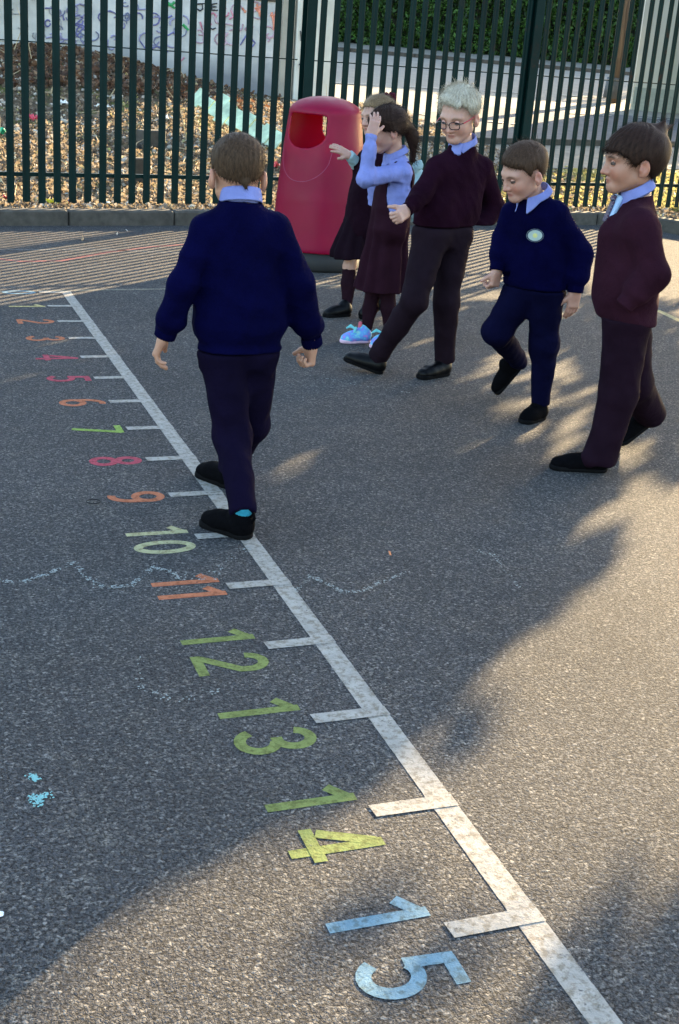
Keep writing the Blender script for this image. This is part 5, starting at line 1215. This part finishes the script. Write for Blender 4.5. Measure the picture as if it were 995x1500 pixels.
    o += [('u', rc(waist-[0, 0, .02], hemc-[0, 0, .02], .086, .142, sx, .92), .02), ('n', lambda p: (.010*np.clip((waist[2]-p[..., 2])/.3, 0, 1)*np.sin(ang(p)*11+2*np.sin(ang(p)*2)))), ('i', (lambda q: (lambda p: -q(p)))(plane(hemc, unit([.0, 0, 1]))), .004), nwr(.003, 20, 9)]
    lo, hi = bbox([J['neck'], J['shL'], J['shR'], J['hipL'], hemc, hemc], .19); sdf_obj('pinafore', o, lo, hi, .0050, M_pin, root)
    o = []
    for S_ in 'LR': o += [('u', rc(J['hip'+S_], J['kn'+S_], .062, .044), .02), ('u', rc(J['kn'+S_], J['kn'+S_]*.45+J['an'+S_]*.55, .043, .040), .02), ('u', rc(J['kn'+S_]*.45+J['an'+S_]*.55, J['an'+S_], .040, .029), .02)]
    lo, hi = bbox([J[k] for k in ('knL', 'knR', 'anL', 'anR')], .09); sdf_obj('tights', o+[nwr(.001, 60, 2)], lo, hi, .0045, M_tights, root)
    sm, t, b = nmat('tie_dye_canvas'); co = coords(t); w = nz(t, co, 34, 3)
    L(t, ramp(t, [(.3, (.55, .20, .42)), (.42, (.16, .22, .66)), (.52, (.10, .34, .66)), (.62, (.20, .60, .62)), (.75, (.6, .45, .66))], w), b.inputs['Base Color']); b.inputs['Roughness'].default_value = .7
    sl_ = simple('pink_marbled_sole', (.62, .42, .55), .6, .3, 26)
    for h_, t_, a_, cols in ((h1, t1, J['anR'], (.62, .12, .18)), (h2, t2, J['anL'], (.55, .72, .12))):
        s_, (hl, ff, sd, up, Lf) = shoe(root, h_, t_, [0, 0, 1], a_, sm, sl_, .036, label='tie-dyed blue and pink shoe'); laces(s_, (hl, ff, sd, up, Lf), simple('teal_lace', (.12, .45, .48), .7), 4)
        m = MB(); q = hl+ff*Lf*.5+up*.075; m.tube([q, q+ff*.02+sd*.03+up*.012, q+ff*.035+sd*.05-up*.005], [.004, .010, .004], 6); m.tube([q, q+ff*.015-sd*.03+up*.012, q+ff*.03-sd*.045-up*.01], [.004, .010, .004], 6); m.build('lace_bow', simple('teal_ribbon', (.14, .50, .52), .7), s_)
        c_ = hl+ff*Lf*.36+up*.085; m = MB(); m.tube([c_-up*.0, c_+up*.03], [.012, .010], 8); m.build('tongue_tip', simple('bright_tongue', cols, .7), s_)
girl_shirt()
# ---------- 6: fair-haired girl behind, reaching towards the bin
def girl_back():
    Y = 7.15; c = lambda x, y, dy=0: at(x, y, Y+dy); az = 262
    h1 = gp(512, 462); t1 = h1+unit(gp(470, 465)-h1)*.19; t2 = gp(528, 468); h2 = at(572, 442, t2[1]+.02); h2 = t2+unit(h2-t2)*.19
    J = dict(hands='R', head=c(553, 172, 0), s=1.03, A=frame(250, 8, 4), neck=c(552, 208, .02), shL=c(553, 238, -.10), shR=c(538, 232, .12), elL=c(560, 290, -.1), elR=c(540, 262, .10), wrL=c(555, 335, -.1), wrR=c(513, 229, .02),
             hipL=c(533, 325, -.04), hipR=c(530, 325, .07), knL=c(545, 388, -.03), knR=c(512, 390, .04), anL=h2+[-.01, 0, .07], anR=h1+[-.02, 0, .085], toeL=t2, toeR=t1)
    root = thing('person', (J['neck'][0], Y, 0), 'fair-haired girl in dark cardigan and pleated skirt reaching one hand towards the litter bin', 'child')
    ho, g = head_ops(J['head'], J['A'], J['s'], False); skin = (.66, .42, .34)
    d = unit(at(488, 213, Y-.0)-J['wrR']); hR = hand_ops(J['wrR']+d*.012, d, [0, 0, -1], azv(200)+[0, 0, -.9], (.15, .12, .2, .25), 1.0, .55, .2)
    kneecol = lambda V, C: C
    body(root, J, ho, [hR], face_col(J['head'], J['A'], J['s'], skin, (.30, .20, .12), cheek=.8), .0036, .036)
    hm_ = hair_mat('fair_hair', (.075, .048, .028), (.30, .205, .12)); bun = g(.02, -.10, .085)
    hh = build_hair(root, J['head'], J['A'], J['s'], 'girl', .012, .010, hm_, 4200, .05, .0016, 22, crown=(0, .06, .09), fwd=-.9, lift=.06, extra=[('u', sph(bun-[0, 0, .03], .030), .02), ('u', rc(g(0, -.08, .05), g(0, -.10, -.06), .04, .02), .03)], jit=.15)
    build_eyes(root, g, J['A'], J['s'], (.0, .9, -.35), (.10, .12, .14), .004, np.array(skin)*[.85, .75, .72])
    bc = at(571, 141, Y+.08); m = MB(); r = np.random.default_rng(9)
    P = [bc+np.array([.022*math.cos(a), .020*math.sin(a), .010*math.sin(3*a)]) for a in np.linspace(0, 6.283, 20)]; m.tube(P, [.015+.005*math.sin(i*2.3) for i in range(20)], 8, False); m.build('scrunchie', knit_mat('maroon_velvet', (.05, .008, .018)), root, True)
    sh, hp = (J['shL'], J['shR']), (J['hipL']+[0, 0, .05], J['hipR']+[0, 0, .05])
    o, fr = torso_ops(sh, hp, J['neck']-[0, 0, .01], .066, .094, .104, .95); cuff = J['wrR']+unit(J['elR']-J['wrR'])*.055
    o += sleeve(J['shR'], J['elR'], cuff, .054, .046, .040, .0)+sleeve(J['shL'], J['elL'], J['wrL'], .056, .050, .042, .004)+[nwr(.006, 26, 10)]
    lo, hi = bbox([J[k] for k in ('neck', 'shL', 'shR', 'elL', 'elR', 'wrL', 'wrR', 'hipL', 'hipR')], .14); sdf_obj('cardigan', o, lo, hi, .0052, M_card, root)
    d2 = unit(J['wrR']-cuff); sdf_obj('shirt_cuff', [('u', rc(cuff-d2*.02, J['wrR']+d2*.012, .036, .031), .01), ('s', cutball(J['wrR']+d2*.014, d2, .06), .003), nwr(.002, 60, 3)], *bbox([cuff, J['wrR']], .07), .0045, M_teal, root)
    waist = c(534, 315, .01); hemc = c(516, 374, 0.01); sx = azv(az+90); f = azv(az); ang = lambda p: np.arctan2((p-waist)@sx, (p-waist)@f)
    o = [('u', rc(waist, hemc, .100, .128), .01), ('n', lambda p: .009*np.clip((waist[2]-p[..., 2])/.15, 0, 1)*np.sin(ang(p)*14)), ('i', (lambda q: (lambda p: -q(p)))(plane(hemc, unit([-.15, 0, 1]))), .004), nwr(.003, 20, 9)]
    sdf_obj('pleated_skirt', o, *bbox([waist, hemc], .18), .0050, M_skirtd, root)
    for S_ in 'LR':
        k, a = J['kn'+S_], J['an'+S_]; k2 = k*.86+a*.14; sdf_obj('sock', [('u', rc(k2, k*.5+a*.5, .040, .043), .02), ('u', rc(k*.5+a*.5, a, .043, .031), .02), ('s', cutball(k2+unit(k-a)*.012, unit(k-a), .07), .004), nwr(.0015, 60, 1)], *bbox([k, a], .08), .0045, M_tights, root)
    s1, f1 = shoe(root, h1, t1, [0, 0, 1], J['anR'], M_blk, M_sole, .037); hl, ff, sd, up, Lf = f1; m = MB()
    m.tube([hl+ff*Lf*.5-sd*.036+up*.03, hl+ff*Lf*.52+up*.066, hl+ff*Lf*.5+sd*.036+up*.03], .006, 6); m.build('strap', M_blk, s1)
    shoe(root, h2, t2, unit([-.5, 0, .85]), J['anL'], M_blk, M_sole, .037)
    # pale teal jacket blown out behind her
    o = [('u', rc(c(609, 246, .05), c(608, 268, .08), .046, .070), .02), ('u', rc(c(606, 275, .06), c(606, 316, .08), .080, .042), .02), ('u', rc(c(560, 262, .1), c(600, 262, .08), .03, .045), .03),
         ('n', lambda p: .024*(1-2*np.abs(wob(p, 36, 11)))+.006*wob(p, 120, 12))]
    sdf_obj('loose_jacket', o, *bbox([c(606, 243, .05), c(602, 318, .08), c(560, 262, .1)], .12), .0052, M_teal, root)
girl_back()

# ------------------------------------------------------------------ tall trees outside the view whose crowns shade the yard
def inside(poly, x, y):
    c = np.zeros(len(x), bool); n = len(poly)
    for i in range(n):
        x1, y1 = poly[i]; x2, y2 = poly[(i+1) % n]
        if y1 == y2: continue
        k = ((y1 > y) != (y2 > y)) & (x < (x2-x1)*(y-y1)/(y2-y1)+x1); c ^= k
    return c
def build_crowns():
    a = azv(math.degrees(SUN_AZ)); lt = np.array([a[1], -a[0], 0]); te = math.tan(SUN_EL); S0 = 20.0
    # ground patches (photo bearings turned into metres of ground) that the low sun reaches between the crowns
    G = lambda pts: [tuple(gp(*p)[:2]) for p in pts]
    lit_far = G([(-900, 120), (-900, 452), (60, 452), (180, 447), (300, 428), (690, 419), (860, 405), (1000, 380), (1500, 330), (1500, 160)])
    lit_near = G([(1400, 640), (995, 700), (860, 735), (800, 760), (866, 800), (860, 850), (770, 905), (690, 960), (600, 1035), (560, 1100), (500, 1170), (420, 1190), (330, 1240), (220, 1310), (120, 1370), (-60, 1450), (-300, 2200), (1700, 2200)])
    dap = G([(690, 545), (700, 500), (760, 510), (830, 505), (875, 545), (890, 650), (995, 640), (1060, 640), (995, 720), (880, 715), (800, 690), (740, 650), (660, 600)])
    shade2 = G([(790, 1350), (1100, 1310), (1100, 1600), (880, 1600)]); half = G([(560, 1400), (760, 1370), (820, 1500), (560, 1520)])
    spots = [(gp(452, 668), .085), (gp(408, 702), .075), (gp(700, 655), .08), (gp(20, 500), .14), (gp(35, 552), .08), (gp(90, 492), .12), (gp(640, 425), .15), (gp(720, 432), .14), (gp(830, 462), .08), (gp(570, 470), .1), (gp(620, 500), .1), (gp(960, 430), .12), (gp(985, 410), .16), (gp(250, 490), .1)]
    r = np.random.default_rng(17); n = 120000
    l = r.uniform(-9.5, 3.2, n); s = S0+r.normal(0, .9, n); hh = r.uniform(2.6, 7.2, n)
    gs = s-hh/te; gx = a[0]*gs+lt[0]*l; gy = a[1]*gs+lt[1]*l
    px = np.stack([gx, gy], 1)
    wn = .055*(np.sin(l*7+hh*9)+np.sin(l*15.1-hh*21+2)*.6+np.sin(l*33+hh*35)*.5)       # leafy edge
    qx = gx+wn*lt[0]*.6+a[0]*wn*1.4; qy = gy+wn*lt[1]*.6+a[1]*wn*1.4
    keep = np.ones(n)
    keep[inside(dap, qx, qy)] = .115
    keep[inside(lit_far, qx, qy)] = 0; keep[inside(lit_near, qx, qy)] = .012
    keep[inside(half, qx, qy)] = .2; keep[inside(shade2, qx, qy)] = .7
    keep[inside(G([(470, 800), (600, 770), (700, 790), (640, 930), (480, 960)]), gx, gy)] = 1
    for c, rad in spots:
        dl = (gx-c[0])*lt[0]+(gy-c[1])*lt[1]; ds = (gx-c[0])*a[0]+(gy-c[1])*a[1]; keep[(dl/rad)**2+(ds/(rad*2.7))**2 < 1] *= .02
    clump = np.sin(l*23+hh*41)*np.sin(l*37-hh*63+1)+.3*np.sin(l*71+hh*120); d_ = keep*np.where((keep < .5) & (keep > .05), np.where(clump > .10, 2.6, .03), 1)
    k = r.random(n) < d_*.55
    C = np.stack([a[0]*s+lt[0]*l, a[1]*s+lt[1]*l, hh], 1)[k]; li = l[k]
    m = leaf_mat('crown_leaf', (.02, .04, .01), (.10, .14, .04), .2)
    bark = simple('tree_bark', (.10, .08, .06), .95, .35, 6, 1, .03)
    for i, (l0, l1, lab) in enumerate(((-9.5, -4.2, 'tall broadleaf tree overhanging the drive beyond the fence'), (-4.2, -.6, 'broadleaf tree just right of the view beyond the fence'), (-.6, 3.2, 'rightmost broadleaf tree outside the fence'))):
        q = (li >= l0) & (li < l1); V, F = leaf_cloud(C[q], .21, r); lm = (l0+l1)/2 if i else 3.4
        bx = a*(S0+1.5)+lt*(3.4+i*1.1) if i < 2 else a*(S0+1)+lt*2.6
        tr = thing('tree', (bx[0], bx[1], 0), lab, 'tree'); mesh_obj('crown', V, F, m, tr)
        mb = MB(); b0 = np.array([bx[0], bx[1], -.1]); top = b0+[0, 0, 6.6]; mb.tube([b0, b0+[.05, 0, 2.5], b0+[0, .05, 5], top], [.22, .18, .15, .08], 12)
        for j in range(5):
            e = a*S0+lt*(l0+(l1-l0)*(j+.5)/5)+np.array([0, 0, 5.2+.5*math.sin(j*2)]); st = b0+[0, 0, 5.0+.3*j]; mb.tube([st, (st+e)/2+[0, 0, .6], e], [.09, .055, .02], 7)
        mb.build('trunk', bark, tr, True)
build_crowns()
